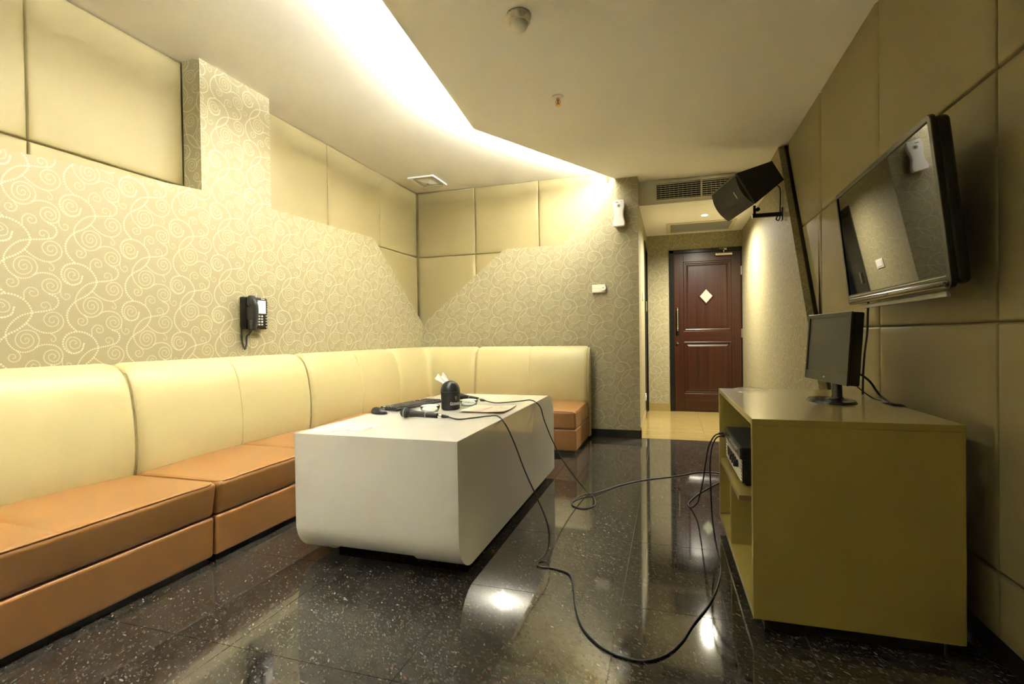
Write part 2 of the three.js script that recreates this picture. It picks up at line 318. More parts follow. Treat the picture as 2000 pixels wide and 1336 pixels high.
// ceilings
const ceilingUp = setting('ceiling', 'raised cream ceiling above the sofa', 'ceiling');
mesh('plaster', span(-2.95, 1.15, YU, YU + 0.12, ZN + 0.1, -5.4), M.ceiling, ceilingUp);
const EDGE = [[-0.912, ZN], [-1.353, -3.456], [-0.497, -5.0]];
const ceilingLow = setting('ceiling_lower', 'lowered flat cream ceiling with an angled edge hiding the cove light', 'ceiling');
{
  const poly = [...EDGE, [-0.36, -5.0], [-0.36, ZK], [1.0, ZK], [1.0, ZN]].map(([x, z]) => [x, -z]);
  const g = new THREE.ExtrudeGeometry(shapeOf(poly), { depth: 0.028, bevelEnabled: false }).rotateX(-Math.PI / 2).translate(0, YD, 0);
  mesh('plaster', g, M.ceiling, ceilingLow);
  for (let i = 0; i < 2; i++) { const [a, b] = [EDGE[i], EDGE[i + 1]], L = Math.hypot(b[0] - a[0], b[1] - a[1]); const k = mesh('lip', box(L, 0.070, 0.008, 0, 0, 0), M.ceiling, ceilingLow); const nx = -(b[1] - a[1]) / L, nz = (b[0] - a[0]) / L, sg = nx > 0 ? 1 : -1; k.position.set((a[0] + b[0]) / 2 + nx * sg * 0.004, YD + 0.035, (a[1] + b[1]) / 2 + nz * sg * 0.004); k.rotation.y = Math.atan2(-(b[1] - a[1]), b[0] - a[0]); }
}
const bulkhead = setting('ceiling_corridor', 'lower cream ceiling and bulkhead over the corridor', 'ceiling');
mesh('plaster', [slab([[XCL - 0.1, YC], [1.0, YC], [1.0, YD + 0.12], [XCL - 0.1, YD + 0.12]], 0.06, [rect(-0.112, 0.722, 2.323, 2.487)]).translate(0, 0, ZK), span(XCL - 0.1, 1.0, YC, YC + 0.03, ZK - 0.06, ZD - 0.1)], M.ceiling, bulkhead);
mesh('air_duct', [span(-0.13, 0.74, 2.487, 2.495, ZK - 0.06, ZK - 0.5), span(-0.13, 0.74, 2.317, 2.323, ZK - 0.06, ZK - 0.5), span(-0.13, -0.112, 2.323, 2.487, ZK - 0.06, ZK - 0.5), span(0.722, 0.74, 2.323, 2.487, ZK - 0.06, ZK - 0.5), span(-0.13, 0.74, 2.317, 2.495, ZK - 0.5, ZK - 0.51)], M.ductShade, bulkhead);
// skirting
const skirt = setting('baseboard_back', 'low black skirting along the far wall', 'skirting');
mesh('skirting', [span(XL, XCL + 0.012, 0, 0.075, ZB, ZB + 0.012, 0.002), span(XCL, XCL + 0.012, 0, 0.075, ZB + 0.012, ZB - 0.03, 0.002)], M.blackGloss, skirt);

// ---------------------------------------------------------------- lamps
function coveTube(x0, z0, x1, z1, label) {
  const dx = x1 - x0, dz = z1 - z0, L = Math.hypot(dx, dz), nx = dz / L, nz = -dx / L;   // outward normal (towards the raised ceiling)
  const sgn = nx * (-2.0 - (x0 + x1) / 2) + nz * (-2.6 - (z0 + z1) / 2) > 0 ? 1 : -1, ox = nx * sgn, oz = nz * sgn;
  const back = 0.032, y = 2.568;
  const cx = (x0 + x1) / 2 - ox * back, cz = (z0 + z1) / 2 - oz * back;
  const t = thing('cove_light_tube', label, 'light', [cx, 2.548, cz], 'fluorescent tubes in the ceiling cove');
  const len = L - 0.06, ang = Math.atan2(-dz, dx);
  const bat = mesh('batten', box(len, 0.010, 0.024, 0, 0.005, 0, 0.003), M.white, t); bat.rotation.y = ang;
  const tb = mesh('tube', cyl(0.008, 0.008, len - 0.02, 12).rotateZ(Math.PI / 2).translate(0, 0.019, 0), M.tubeGlow, t); tb.rotation.y = ang;
  const l = new THREE.RectAreaLight(COVE_COLOR, COVE, len - 0.02, 0.02);
  l.name = 'cove_light';
  l.position.set(cx, y + 0.020, cz);
  l.lookAt(cx + ox * 0.80, y + 1.0, cz + oz * 0.80);
  scene.add(l);
}
{
  const [A, B, C] = EDGE, mix = (p, q, t) => [p[0] + (q[0] - p[0]) * t, p[1] + (q[1] - p[1]) * t];
    coveTube(...mix(A, B, 0.10), ...mix(A, B, 0.25), 'short white fluorescent tube hidden at the near end of the long ceiling cove');
  for (let i = 1; i < 4; i++) coveTube(...mix(A, B, i / 4), ...mix(A, B, (i + 1) / 4), 'slim white fluorescent tube hidden in the long straight ceiling cove');
  const far = mix(B, C, 0.97);
  coveTube(...B, ...far, 'slim white fluorescent tube hidden in the angled cove near the far wall');
}
{
  const t = thing('downlight', 'small round bright downlight in the corridor ceiling', 'light', [0.373, YC, -5.86]);
  mesh('trim_ring', lathe([[0.03, 0.0], [0.045, -0.004], [0.046, 0.0]], 32), M.white, t);
  mesh('lamp', cyl(0.03, 0.03, 0.004, 32).translate(0, -0.002, 0), M.lampGlow, t);
  const s = new THREE.SpotLight(SPOT_COLOR, SPOT, 0, 80 * D2R, 1.0, 2);
  s.name = 'downlight_beam'; s.position.set(0.373, YC - 0.012, -5.86); s.target.position.set(0.373, 0, -5.86); s.castShadow = true; s.shadow.radius = 1.5;
  scene.add(s); scene.add(s.target);
}

// ---------------------------------------------------------------- main door
{
  const d = setting('door_1', 'dark brown panelled wooden door with a diamond window in a black frame', 'door');
  const z = ZD;
  mesh('door_frame', [span(0.0, 0.056, 0, 2.078, z - 0.12, z + 0.018, 0.004), span(0.855, 0.893, 0, 2.078, z - 0.12, z + 0.018, 0.004), span(0.0, 0.893, 2.036, 2.078, z - 0.12, z + 0.018, 0.004)], M.blackGloss, d);
  const uvbox = (g, rot) => { const p = g.attributes.position, uv = g.attributes.uv; for (let i = 0; i < p.count; i++) rot ? uv.setXY(i, p.getY(i) * 0.9 + 0.3, p.getX(i) * 0.5) : uv.setXY(i, p.getX(i) * 0.9, p.getY(i) * 0.5); return g; };
  const f = z + 0.004;
  mesh('door_leaf', uvbox(span(0.056, 0.855, 0.006, 2.036, f - 0.034, f - 0.012)), M.wood, d);
  for (const [a, b] of [[0.058, 0.172], [0.74, 0.853]]) mesh('stile', uvbox(span(a, b, 0.006, 2.034, f - 0.012, f, 0.003)), M.wood, d);
  for (const [a, b] of [[0.006, 0.236], [0.90, 1.036], [1.922, 2.034]]) mesh('rail', uvbox(span(0.172, 0.74, a, b, f - 0.012, f - 0.0006, 0.003), true), M.wood, d);
  for (const [a, b] of [[0.236, 0.90], [1.036, 1.922]]) {
    const p = slab(rect(0.172, 0.74, a, b), 0.012, [rect(0.20, 0.712, a + 0.028, b - 0.028)]);
    mesh('moulding', new THREE.ExtrudeGeometry(shapeOf(rect(0.178, 0.734, a + 0.006, b - 0.006), [rect(0.192, 0.72, a + 0.02, b - 0.02)]), { depth: 0.004, bevelEnabled: true, bevelSize: 0.005, bevelThickness: 0.005, bevelSegments: 2 }).translate(0, 0, f - 0.008), M.wood, d);
    mesh('raised_panel', uvbox(new THREE.ExtrudeGeometry(shapeOf(rect(0.232, 0.68, a + 0.06, b - 0.06)), { depth: 0.002, bevelEnabled: true, bevelSize: 0.022, bevelThickness: 0.008, bevelSegments: 1 }).translate(0, 0, f - 0.013)), M.wood, d);
    p.dispose();
  }
  const dia = (s) => [[0.445, 1.478 - 0.108 * s], [0.445 + 0.093 * s, 1.478], [0.445, 1.478 + 0.108 * s], [0.445 - 0.093 * s, 1.478]];
  mesh('diamond_frame', new THREE.ExtrudeGeometry(shapeOf(dia(1.0), [dia(0.84)]), { depth: 0.010, bevelEnabled: true, bevelSize: 0.002, bevelThickness: 0.002, bevelSegments: 1 }).translate(0, 0, f - 0.004), M.wood, d);
  mesh('diamond_pane', slab(dia(0.86), 0.004).translate(0, 0, f + 0.001), M.frosted, d).userData.label = 'pale frosted diamond pane';
  const h = mesh('pull_handle', [between([0.097, 1.04, f + 0.045], [0.097, 1.335, f + 0.045], 0.009), between([0.097, 1.07, f], [0.097, 1.07, f + 0.045], 0.006), between([0.097, 1.305, f], [0.097, 1.305, f + 0.045], 0.006), new THREE.SphereGeometry(0.012, 12, 8).translate(0.097, 1.07, f + 0.046), new THREE.SphereGeometry(0.012, 12, 8).translate(0.097, 1.305, f + 0.046)], M.chrome, d);
  mesh('handle_plate', span(0.078, 0.116, 0.98, 1.34, f, f + 0.004, 0.002), M.blackGloss, d);
  mesh('lock_cylinder', [cyl(0.018, 0.018, 0.016).rotateX(Math.PI / 2).translate(0.093, 0.884, f + 0.008), span(0.088, 0.098, 0.875, 0.893, f + 0.014, f + 0.024, 0.003)], M.chrome, d);
  for (const y of [1.78, 1.0]) mesh('hinge', [span(0.848, 0.862, y - 0.055, y + 0.055, z + 0.005, z + 0.022, 0.002)], M.chrome, d);
  const c = mesh('door_closer', [between([0.565, 1.995, f + 0.03], [0.75, 1.995, f + 0.03], 0.02), new THREE.SphereGeometry(0.02, 14, 10).translate(0.565, 1.995, f + 0.03), span(0.60, 0.72, 1.985, 2.005, f, f + 0.03)], M.steel, d);
  mesh('closer_arm', [between([0.655, 2.015, f + 0.03], [0.655, 2.05, f + 0.03], 0.008), between([0.655, 2.045, f + 0.03], [0.60, 2.055, f + 0.10], 0.006), between([0.60, 2.055, f + 0.10], [0.66, 2.06, f + 0.016], 0.006), span(0.63, 0.69, 2.045, 2.07, z + 0.018, z + 0.03, 0.002)], M.steel, c);
}

// ---------------------------------------------------------------- sofa: five units in an L
const BACK_PROFILE = (() => { const c = new THREE.CatmullRomCurve3([[0.150, 0.33, 0], [0.168, 0.40, 0], [0.176, 0.50, 0], [0.172, 0.60, 0], [0.160, 0.70, 0], [0.140, 0.785, 0], [0.108, 0.85, 0], [0.062, 0.888, 0], [0.0, 0.898, 0]].map(V3)); return c.getSpacedPoints(26).map((p) => [p.x, p.y]); })();
function backShell(w, frames, seam) {
  // frames: function u in [-w/2, w/2] -> [origin x, origin z, outward x, outward z]
  const us = []; for (const k of [0, 0.004, 0.01, 0.018, 0.028, 0.045]) { us.push(-w / 2 + k, w / 2 - k); } for (let i = 1; i < 22; i++) us.push(-w / 2 + 0.045 + (w - 0.09) * i / 22);
  if (seam !== null) us.push(seam - 0.02, seam - 0.009, seam - 0.003, seam, seam + 0.003, seam + 0.009, seam + 0.02);
  const U = [...new Set(us.map((v) => +v.toFixed(5)))].sort((a, b) => a - b), pos = [], idx = [], m = BACK_PROFILE.length;
  for (const u of U) {
    const e = Math.min(1, Math.max(0, 1 - (w / 2 - Math.abs(u)) / 0.045)), cut = 0.030 * (1 - Math.sqrt(1 - e * e)) + (seam !== null ? 0.006 * Math.exp(-Math.pow((u - seam) / 0.006, 2)) : 0);
    const [ox, oz, nx, nz] = frames(u);
    BACK_PROFILE.forEach(([d, y], j) => {
      const q = BACK_PROFILE[Math.min(m - 1, j + 1)], p = BACK_PROFILE[Math.max(0, j - 1)], L = Math.hypot(q[0] - p[0], q[1] - p[1]);
      const dn = d - cut * (q[1] - p[1]) / L, yn = y + cut * (q[0] - p[0]) / L, dd = Math.max(0.0, dn);
      pos.push(ox + nx * dd, yn, oz + nz * dd);
    });
  }
  for (let i = 0; i + 1 < U.length; i++) for (let j = 0; j + 1 < m; j++) { const a = i * m + j, b = a + m; idx.push(a, b, b + 1, a, b + 1, a + 1); }
  for (const i of [0, U.length - 1]) { const [ox, oz] = frames(U[i]); const c = pos.length / 3; pos.push(ox, 0.33, oz); for (let j = 0; j + 1 < m; j++) { const a = i * m + j; i ? idx.push(c, a + 1, a) : idx.push(c, a, a + 1); } }
  const g = new THREE.BufferGeometry(); g.setAttribute('position', new THREE.Float32BufferAttribute(pos, 3)); g.setIndex(idx);
  return toCreasedNormals(g, 0.9);
}
const edgePath = (frames, u, lift, from = 0) => BACK_PROFILE.slice(from).map(([d, y], j) => { const [ox, oz, nx, nz] = frames(u); return [ox + nx * Math.max(0.004, d - lift), y - (d < 0.1 ? lift : 0), oz + nz * Math.max(0.004, d - lift)]; });
const SEAT_Y = 0.368, SPLIT = 0.212;
function sofaUnit(w, depth, label, opts = {}) {
  const s = thing('sofa_unit', label, 'sofa', [0, 0, 0], 'sofa units of the L-shaped bench');
  const straight = (u) => [u, 0, 0, 1];
  mesh('plinth', span(-w / 2 + 0.02, w / 2 - 0.02, 0, 0.032, 0.02, depth - 0.05), M.black, s);
  mesh('base', cushion(w - 0.006, SPLIT - 0.03, depth - 0.020, 0.014, 0, 0, 0.010).translate(0, (SPLIT + 0.03) / 2, depth / 2 - 0.010), M.sofaTan, s);
  const seat = mesh('seat', cushion(w - 0.004, SEAT_Y - SPLIT, depth, 0.022, 0.018, 0.010, 0.026).translate(0, (SEAT_Y + SPLIT) / 2, depth / 2), M.sofaTan, s);
  const e = w / 2 - 0.010, f = depth - 0.010, yt = SEAT_Y - 0.004;
  const bow = (x) => 0.008 * (1 - Math.pow(Math.abs(x / (w / 2)), 3));
  const front = []; for (let i = 0; i <= 14; i++) { const x = -e + 0.03 + (2 * e - 0.06) * i / 14; front.push([x, yt + bow(x) * 0.25, f + 0.003]); }
  mesh('piping', tube([[-e, yt - 0.002, 0.17], [-e, yt, f * 0.5], [-e, yt, f - 0.05], [-e + 0.006, yt, f - 0.012], ...front, [e - 0.006, yt, f - 0.012], [e, yt, f - 0.05], [e, yt, f * 0.5], [e, yt - 0.002, 0.17]], 0.0042, 160, 6), M.sofaTanPipe, seat);
  const b = mesh('backrest', backShell(w - 0.004, straight, 0), M.sofaCream, s);
  for (const u of [-w / 2 + 0.006, w / 2 - 0.006]) mesh('piping', tube(edgePath(straight, u, 0.020, 1), 0.0042, 40, 6), M.sofaPipe, b);
  mesh('seam', tube(edgePath(straight, 0, 0.0045, 1), 0.0028, 40, 6), M.sofaPipe, b);
  if (opts.endPanel) mesh('end_panel', [new THREE.ExtrudeGeometry(shapeOf([[0.0, 0.03], [0.10, 0.03], ...BACK_PROFILE.slice(1).map(([d, y]) => [Math.max(0, d - 0.03), y - 0.012])]), { depth: 0.012, bevelEnabled: false }).rotateY(-Math.PI / 2).translate(w / 2 + 0.008, 0, 0)], M.sofaCream, s);
  return s;
}
{
  const D = 0.655, X0 = XL + 0.003;
  const put = (s, z) => { s.position.set(X0, 0, z); s.rotation.y = Math.PI / 2; };
  put(sofaUnit(1.232, D, 'tan and cream leather sofa unit at the open end of the long run'), -1.133);
  put(sofaUnit(1.222, D, 'tan and cream leather sofa unit standing below the black wall telephone'), -2.366);
  put(sofaUnit(1.222, D, 'tan and cream leather sofa unit along the table next to the corner unit'), -3.594);
  const e = sofaUnit(1.15, 0.80, 'tan and cream leather sofa unit under the far wall, ending beside the corridor', { endPanel: true });
  e.position.set(-1.325, 0, -4.93);
}
{
  // corner unit: square seat, backrest sweeping round the corner
  const s = thing('sofa_unit', 'tan and cream leather corner sofa unit with a curved back', 'sofa', [XL + 0.003, 0, ZB + 0.004], 'sofa units of the L-shaped bench');
  const zEnd = 0.79, xEnd = 0.69, R = 0.22;
  mesh('plinth', span(0.02, xEnd - 0.02, 0, 0.032, 0.02, zEnd - 0.02), M.black, s);
  mesh('base', cushion(xEnd - 0.004, SPLIT - 0.03, zEnd - 0.004, 0.014).translate(xEnd / 2, (SPLIT + 0.03) / 2, zEnd / 2), M.sofaTan, s);
  mesh('seat', cushion(xEnd - 0.004, SEAT_Y - SPLIT, zEnd - 0.004, 0.022, 0.012).translate(xEnd / 2, (SEAT_Y + SPLIT) / 2, zEnd / 2), M.sofaTan, s);
  const a = zEnd - R, b = xEnd - R - 0.0, arc = R * Math.PI / 2, w = a + arc + b;
  const off = 0.066;   // the far run stands a little off the wall
  const frames = (u) => { const t = u + w / 2; if (t < a) return [0.0, zEnd - t, 1, 0]; if (t > a + arc) return [R + (t - a - arc), off * Math.min(1, (t - a - arc) / 0.2 * 0.5 + 0.5), 0, 1]; const q = (t - a) / R; return [R - R * Math.cos(q) + 0.0, R - R * Math.sin(q) + off * 0.5 * (t - a) / arc, Math.cos(q), Math.sin(q)]; };
  const bk = mesh('backrest', backShell(w, frames, null), M.sofaCream, s);
  for (const u of [-w / 2 + 0.006, w / 2 - 0.006]) mesh('piping', tube(edgePath(frames, u, 0.020, 1), 0.0042, 40, 6), M.sofaPipe, bk);
}

// ---------------------------------------------------------------- low white table
const TX0 = -1.592, TX1 = -0.809, TZ0 = -1.838, TZ1 = -3.567, TY = 0.585;
{
  const t = thing('low_table', 'glossy white block table with a rounded lower front edge', 'table', [0, 0, 0]);
  const profile = (bottom) => {
    const s = new THREE.Shape(), r1 = 0.145, r2 = 0.16, b = 0.042;   // u = -z
    const u0 = -TZ0, u1 = -TZ1;
    s.moveTo(u0, TY); s.lineTo(u0, b + r1);
    const n = 16, cut = bottom - b;
    for (let i = 1; i <= n; i++) { const q = i / n * Math.PI / 2, y = b + r1 - r1 * Math.sin(q); if (y < bottom) { break; } s.lineTo(u0 + r1 - r1 * Math.cos(q), y); }
    if (cut > 0) { const q = Math.asin((r1 - cut) / r1); s.lineTo(u0 + r1 - r1 * Math.cos(q), bottom); s.lineTo(u0 + 0.4, bottom); s.lineTo(u0 + 0.4, b); }
    s.lineTo(u1, b); s.lineTo(u1, TY - r2);
    for (let i = 1; i <= n; i++) { const q = i / n * Math.PI / 2; s.lineTo(u1 - r2 + r2 * Math.cos(q), TY - r2 + r2 * Math.sin(q)); }
    s.closePath();
    return s;
  };
  const seg = (x0, x1, bottom) => toCreasedNormals(new THREE.ExtrudeGeometry(profile(bottom), { depth: x1 - x0, bevelEnabled: false }).rotateY(Math.PI / 2).translate(x0, 0, 0), 0.4);
  mesh('body', [seg(TX0, -1.46, 0.042), seg(-1.46, -1.03, 0.088), seg(-1.03, TX1, 0.042)], M.tableWhite, t);
  mesh('plinth', span(TX0 + 0.06, TX1 - 0.05, 0, 0.043, TZ0 - 0.22, TZ1 + 0.06), M.black, t);
}

// ---------------------------------------------------------------- things on the table
function microphone(label, head, tail) {
  const t = thing('microphone', label, 'microphone', [head[0], TY, head[2]], 'wired microphones on the table');
  const A = new THREE.Vector3(0, head[1] - TY, 0), B = V3(tail).sub(V3([head[0], TY, head[2]])), d = B.clone().sub(A).normalize();
  const q = new THREE.Quaternion().setFromUnitVectors(new THREE.Vector3(0, 1, 0), d), L = B.distanceTo(A);
  const put = (g) => g.applyQuaternion(q).translate(A.x, A.y, A.z);
  const grille = mesh('grille', put(lathe([[0.0, -0.026], [0.012, -0.024], [0.021, -0.016], [0.0255, -0.004], [0.026, 0.004], [0.024, 0.014], [0.020, 0.024], [0.0, 0.025]], 24)), M.blackMatte, t);
  mesh('band', put(lathe([[0.025, -0.004], [0.0272, -0.003], [0.0272, 0.003], [0.025, 0.004]], 24)), M.grey, grille);
  mesh('handle', put(lathe([[0.0, 0.02], [0.0215, 0.022], [0.0205, 0.035], [0.0165, 0.06], [0.0150, 0.11], [0.0130, L - 0.055], [0.0125, L - 0.05], [0, L - 0.05]], 24)), M.black, t);
  mesh('switch_ring', put(lathe([[0.0148, 0.112], [0.0156, 0.114], [0.0156, 0.118], [0.0146, 0.12]], 24)), M.grey, t);
  const plug = mesh('connector', put(lathe([[0.0, L - 0.05], [0.0098, L - 0.05], [0.0098, L - 0.026], [0, L - 0.026]], 20)), M.chrome, t);
  mesh('strain_relief', put(lathe([[0.0, L - 0.026], [0.0095, L - 0.026], [0.0085, L - 0.008], [0.0045, L + 0.012], [0, L + 0.012]], 20)), M.rubber, plug);
  return { t, end: B.clone().addScaledVector(d, 0.01).add(V3([head[0], TY, head[2]])) };
}
const mic1 = microphone('black wired microphone lying in front of the glass ashtray', [-1.312, TY + 0.0275, -2.322], [-1.082, TY + 0.0135, -2.332]);
const mic2 = microphone('black wired microphone lying behind the black tissue dispenser', [-1.345, TY + 0.0275, -3.075], [-1.128, TY + 0.0135, -2.985]);
function cable(name, label, pts, r = 0.0034, group) { return tag(mesh(name, tube(pts, r, pts.length * 10, 8), M.rubber), label, 'cable', group); }
cable('microphone_cable', 'black cable running off the table and curving in a wide loop over the floor',
  [[mic1.end.x - 0.004, mic1.end.y, mic1.end.z], [-1.02, 0.589, -2.325], [-0.955, 0.589, -2.385], [-0.89, 0.594, -2.42], [-0.835, 0.597, -2.41], [-0.790, 0.565, -2.385], [-0.738, 0.484, -2.360], [-0.671, 0.353, -2.320], [-0.599, 0.235, -2.280], [-0.549, 0.143, -2.250], [-0.535, 0.075, -2.235], [-0.540, 0.022, -2.20], [-0.565, 0.0045, -2.145], [-0.552, 0.004, -2.102], [-0.488, 0.004, -2.100], [-0.416, 0.004, -2.071], [-0.372, 0.004, -1.950], [-0.341, 0.004, -1.822], [-0.288, 0.004, -1.686], [-0.209, 0.004, -1.599], [-0.143, 0.004, -1.573], [-0.079, 0.004, -1.576], [-0.023, 0.004, -1.620], [0.024, 0.004, -1.702], [0.063, 0.004, -1.812], [0.128, 0.004, -1.974], [0.174, 0.004, -2.147], [0.197, 0.006, -2.317], [0.187, 0.061, -2.420], [0.177, 0.158, -2.470], [0.174, 0.290, -2.500], [0.175, 0.403, -2.530], [0.189, 0.474, -2.560], [0.211, 0.506, -2.580], [0.236, 0.512, -2.590]], 0.0036);
cable('microphone_cable', 'black cable falling from the table into a small loop on the floor',
  [[mic2.end.x - 0.004, mic2.end.y, mic2.end.z], [-1.04, 0.589, -2.952], [-0.97, 0.590, -2.985], [-0.90, 0.592, -3.045], [-0.835, 0.597, -3.06], [-0.790, 0.560, -3.083], [-0.763, 0.470, -3.091], [-0.718, 0.346, -3.107], [-0.652, 0.209, -3.129], [-0.576, 0.093, -3.154], [-0.515, 0.02, -3.165], [-0.465, 0.0045, -3.11], [-0.440, 0.004, -3.031], [-0.433, 0.004, -2.938], [-0.483, 0.004, -2.879], [-0.548, 0.004, -2.907], [-0.567, 0.005, -2.978], [-0.533, 0.009, -3.086], [-0.455, 0.010, -3.165], [-0.328, 0.004, -3.383], [-0.172, 0.004, -3.559], [0.030, 0.004, -3.703], [0.207, 0.004, -3.858], [0.34, 0.004, -3.85], [0.36, 0.004, -3.70], [0.295, 0.004, -3.594], [0.197, 0.004, -3.407], [0.129, 0.004, -3.242], [0.092, 0.004, -3.105], [0.107, 0.006, -3.045], [0.136, 0.05, -2.99], [0.149, 0.12, -2.93], [0.160, 0.215, -2.850], [0.170, 0.349, -2.750], [0.183, 0.444, -2.690], [0.211, 0.503, -2.655], [0.236, 0.512, -2.645]], 0.0036);
{
  // tissue dispenser with a domed lid
  const t = thing('tissue_dispenser', 'black domed tissue dispenser with white GUINNESS lettering', 'dispenser', [-1.212, TY, -2.665]);
  const body = mesh('body', lathe([[0, 0], [0.046, 0], [0.051, 0.004], [0.0525, 0.012], [0.0525, 0.03], [0.0545, 0.098], [0.0565, 0.100], [0.0565, 0.106], [0, 0.106]], 48), M.blackMatte, t);
  mesh('lid', lathe([[0.0565, 0.106], [0.0545, 0.120], [0.048, 0.138], [0.037, 0.152], [0.022, 0.161], [0.008, 0.1645], [0, 0.165]], 48), phy({ color: lin(0.011, 0.011, 0.011), roughness: 0.38 }), t);
  const tx = canvasTex(1024, 512, (g, w, h) => {
    g.fillStyle = '#1d1c1b'; g.fillRect(0, 0, w, h);
    g.fillStyle = '#f4f2ec'; g.textAlign = 'left'; g.save(); g.translate(w / 2, 440); g.scale(0.94, 1.0);
    g.font = 'bold 185px serif'; const a = g.measureText('G').width; g.font = 'bold 150px serif'; const b = g.measureText('UINNESS').width, x0 = -(a + b) / 2;
    g.fillText('UINNESS', x0 + a, 0); g.font = 'bold 185px serif'; g.fillText('G', x0, 0); g.restore();
    g.strokeStyle = '#b79a3c'; g.lineWidth = 15; g.lineCap = 'round';                                                       // harp
    g.beginPath(); g.moveTo(446, 60); g.quadraticCurveTo(470, 170, 520, 238); g.stroke();
    g.beginPath(); g.moveTo(446, 60); g.quadraticCurveTo(500, 92, 530, 62); g.quadraticCurveTo(556, 40, 572, 72); g.stroke();
    g.beginPath(); g.moveTo(572, 72); g.quadraticCurveTo(566, 170, 520, 238); g.stroke();
    g.lineWidth = 5; for (let i = 0; i < 6; i++) { g.beginPath(); g.moveTo(466 + i * 17, 86 - (i > 2 ? 6 : 0)); g.lineTo(484 + i * 10, 160 + i * 9); g.stroke(); }
  });
  tx.wrapS = tx.wrapT = THREE.ClampToEdgeWrapping;
  const span_ = 1.75;
  mesh('printed_label', new THREE.CylinderGeometry(0.0548, 0.0530, 0.066, 32, 1, true, 60 * D2R - span_ / 2, span_).translate(0, 0.053, 0), std({ map: tx, roughness: 0.6 }), body).userData.label = 'white lettering and gold harp';
  const fold = []; const nU = 7, nV = 9, P = [], I = [];
  for (let j = 0; j <= nV; j++) for (let i = 0; i <= nU; i++) { const k = j / nV, s = i / nU - 0.5; const wd = 0.036 + 0.024 * Math.sin(k * 2.4); P.push(-0.020 - 0.052 * k + s * wd * 0.75, 0.148 + 0.048 * k + 0.012 * Math.sin(s * 9 + k * 3) * k + s * wd * 0.25, -0.008 - s * wd * 0.5 + 0.007 * Math.cos(s * 13)); }
  for (let j = 0; j < nV; j++) for (let i = 0; i < nU; i++) { const a = j * (nU + 1) + i, b = a + nU + 1; I.push(a, a + 1, b + 1, a, b + 1, b); }
  const g = new THREE.BufferGeometry(); g.setAttribute('position', new THREE.Float32BufferAttribute(P, 3)); g.setIndex(I); g.computeVertexNormals();
  tag(mesh('tissue', g.translate(-1.212, TY, -2.665), M.tissue), 'white paper tissue pulled up from the black dispenser', 'tissue');
}
function ashtray(x, z, label) {
  const t = tag(mesh('ashtray', lathe([[0, 0.001], [0.043, 0.001], [0.050, 0.006], [0.053, 0.020], [0.056, 0.034], [0.054, 0.036], [0.0495, 0.034], [0.046, 0.020], [0.040, 0.009], [0, 0.008]], 40), M.glass), label, 'ashtray', 'glass ashtrays');
  t.position.set(x, TY, z);
}
ashtray(-1.283, -2.545, 'round clear glass ashtray between the near microphone and the tissue dispenser');
ashtray(-1.165, -2.825, 'round clear glass ashtray half hidden behind the tissue dispenser');
{
  const m = thing('computer_mouse', 'black computer mouse beside the keyboard on the white table', 'mouse', [-1.528, TY, -2.418]);
  m.rotation.y = -0.15;
  const shell = new THREE.SphereGeometry(1, 28, 18), p = shell.attributes.position;
  for (let i = 0; i < p.count; i++) { let x = p.getX(i), y = p.getY(i), z = p.getZ(i); x = Math.sign(x) * Math.pow(Math.abs(x), 0.85); p.setXYZ(i, x * 0.053, y < 0 ? 0.004 + y * 0.003 : 0.006 + y * (0.031 - 0.010 * (x + 0.2)), z * 0.030 * (1 - 0.12 * Math.abs(x))); }
  shell.computeVertexNormals();
  mesh('shell', shell, phy({ color: lin(0.02, 0.021, 0.023), roughness: 0.35 }), m);
  mesh('scroll_wheel', cyl(0.008, 0.008, 0.006, 16).rotateX(Math.PI / 2).translate(0.030, 0.026, 0), M.grey, m);
}
{
  const k = thing('keyboard', 'flat black computer keyboard on the table behind the mouse', 'keyboard', [-1.497, TY, -2.735]);
  k.rotation.y = 79 * D2R;
  mesh('case', span(-0.215, 0.215, 0.001, 0.016, -0.07, 0.07, 0.005), M.black, k);
  const keys = []; const key = box(0.0155, 0.007, 0.0155, 0, 0, 0, 0.002);
  for (let r = 0; r < 6; r++) for (let c = 0; c < 22; c++) { if (c === 15 || c === 18) continue; keys.push(key.clone().translate(-0.2 + c * 0.0191, 0.0185, -0.052 + r * 0.0205)); }
  mesh('keys', keys, phy({ color: lin(0.05, 0.05, 0.048), roughness: 0.25 }), k).userData.kind = 'stuff';
}
const paperTex = (w, h, draw) => canvasTex(w, h, draw);
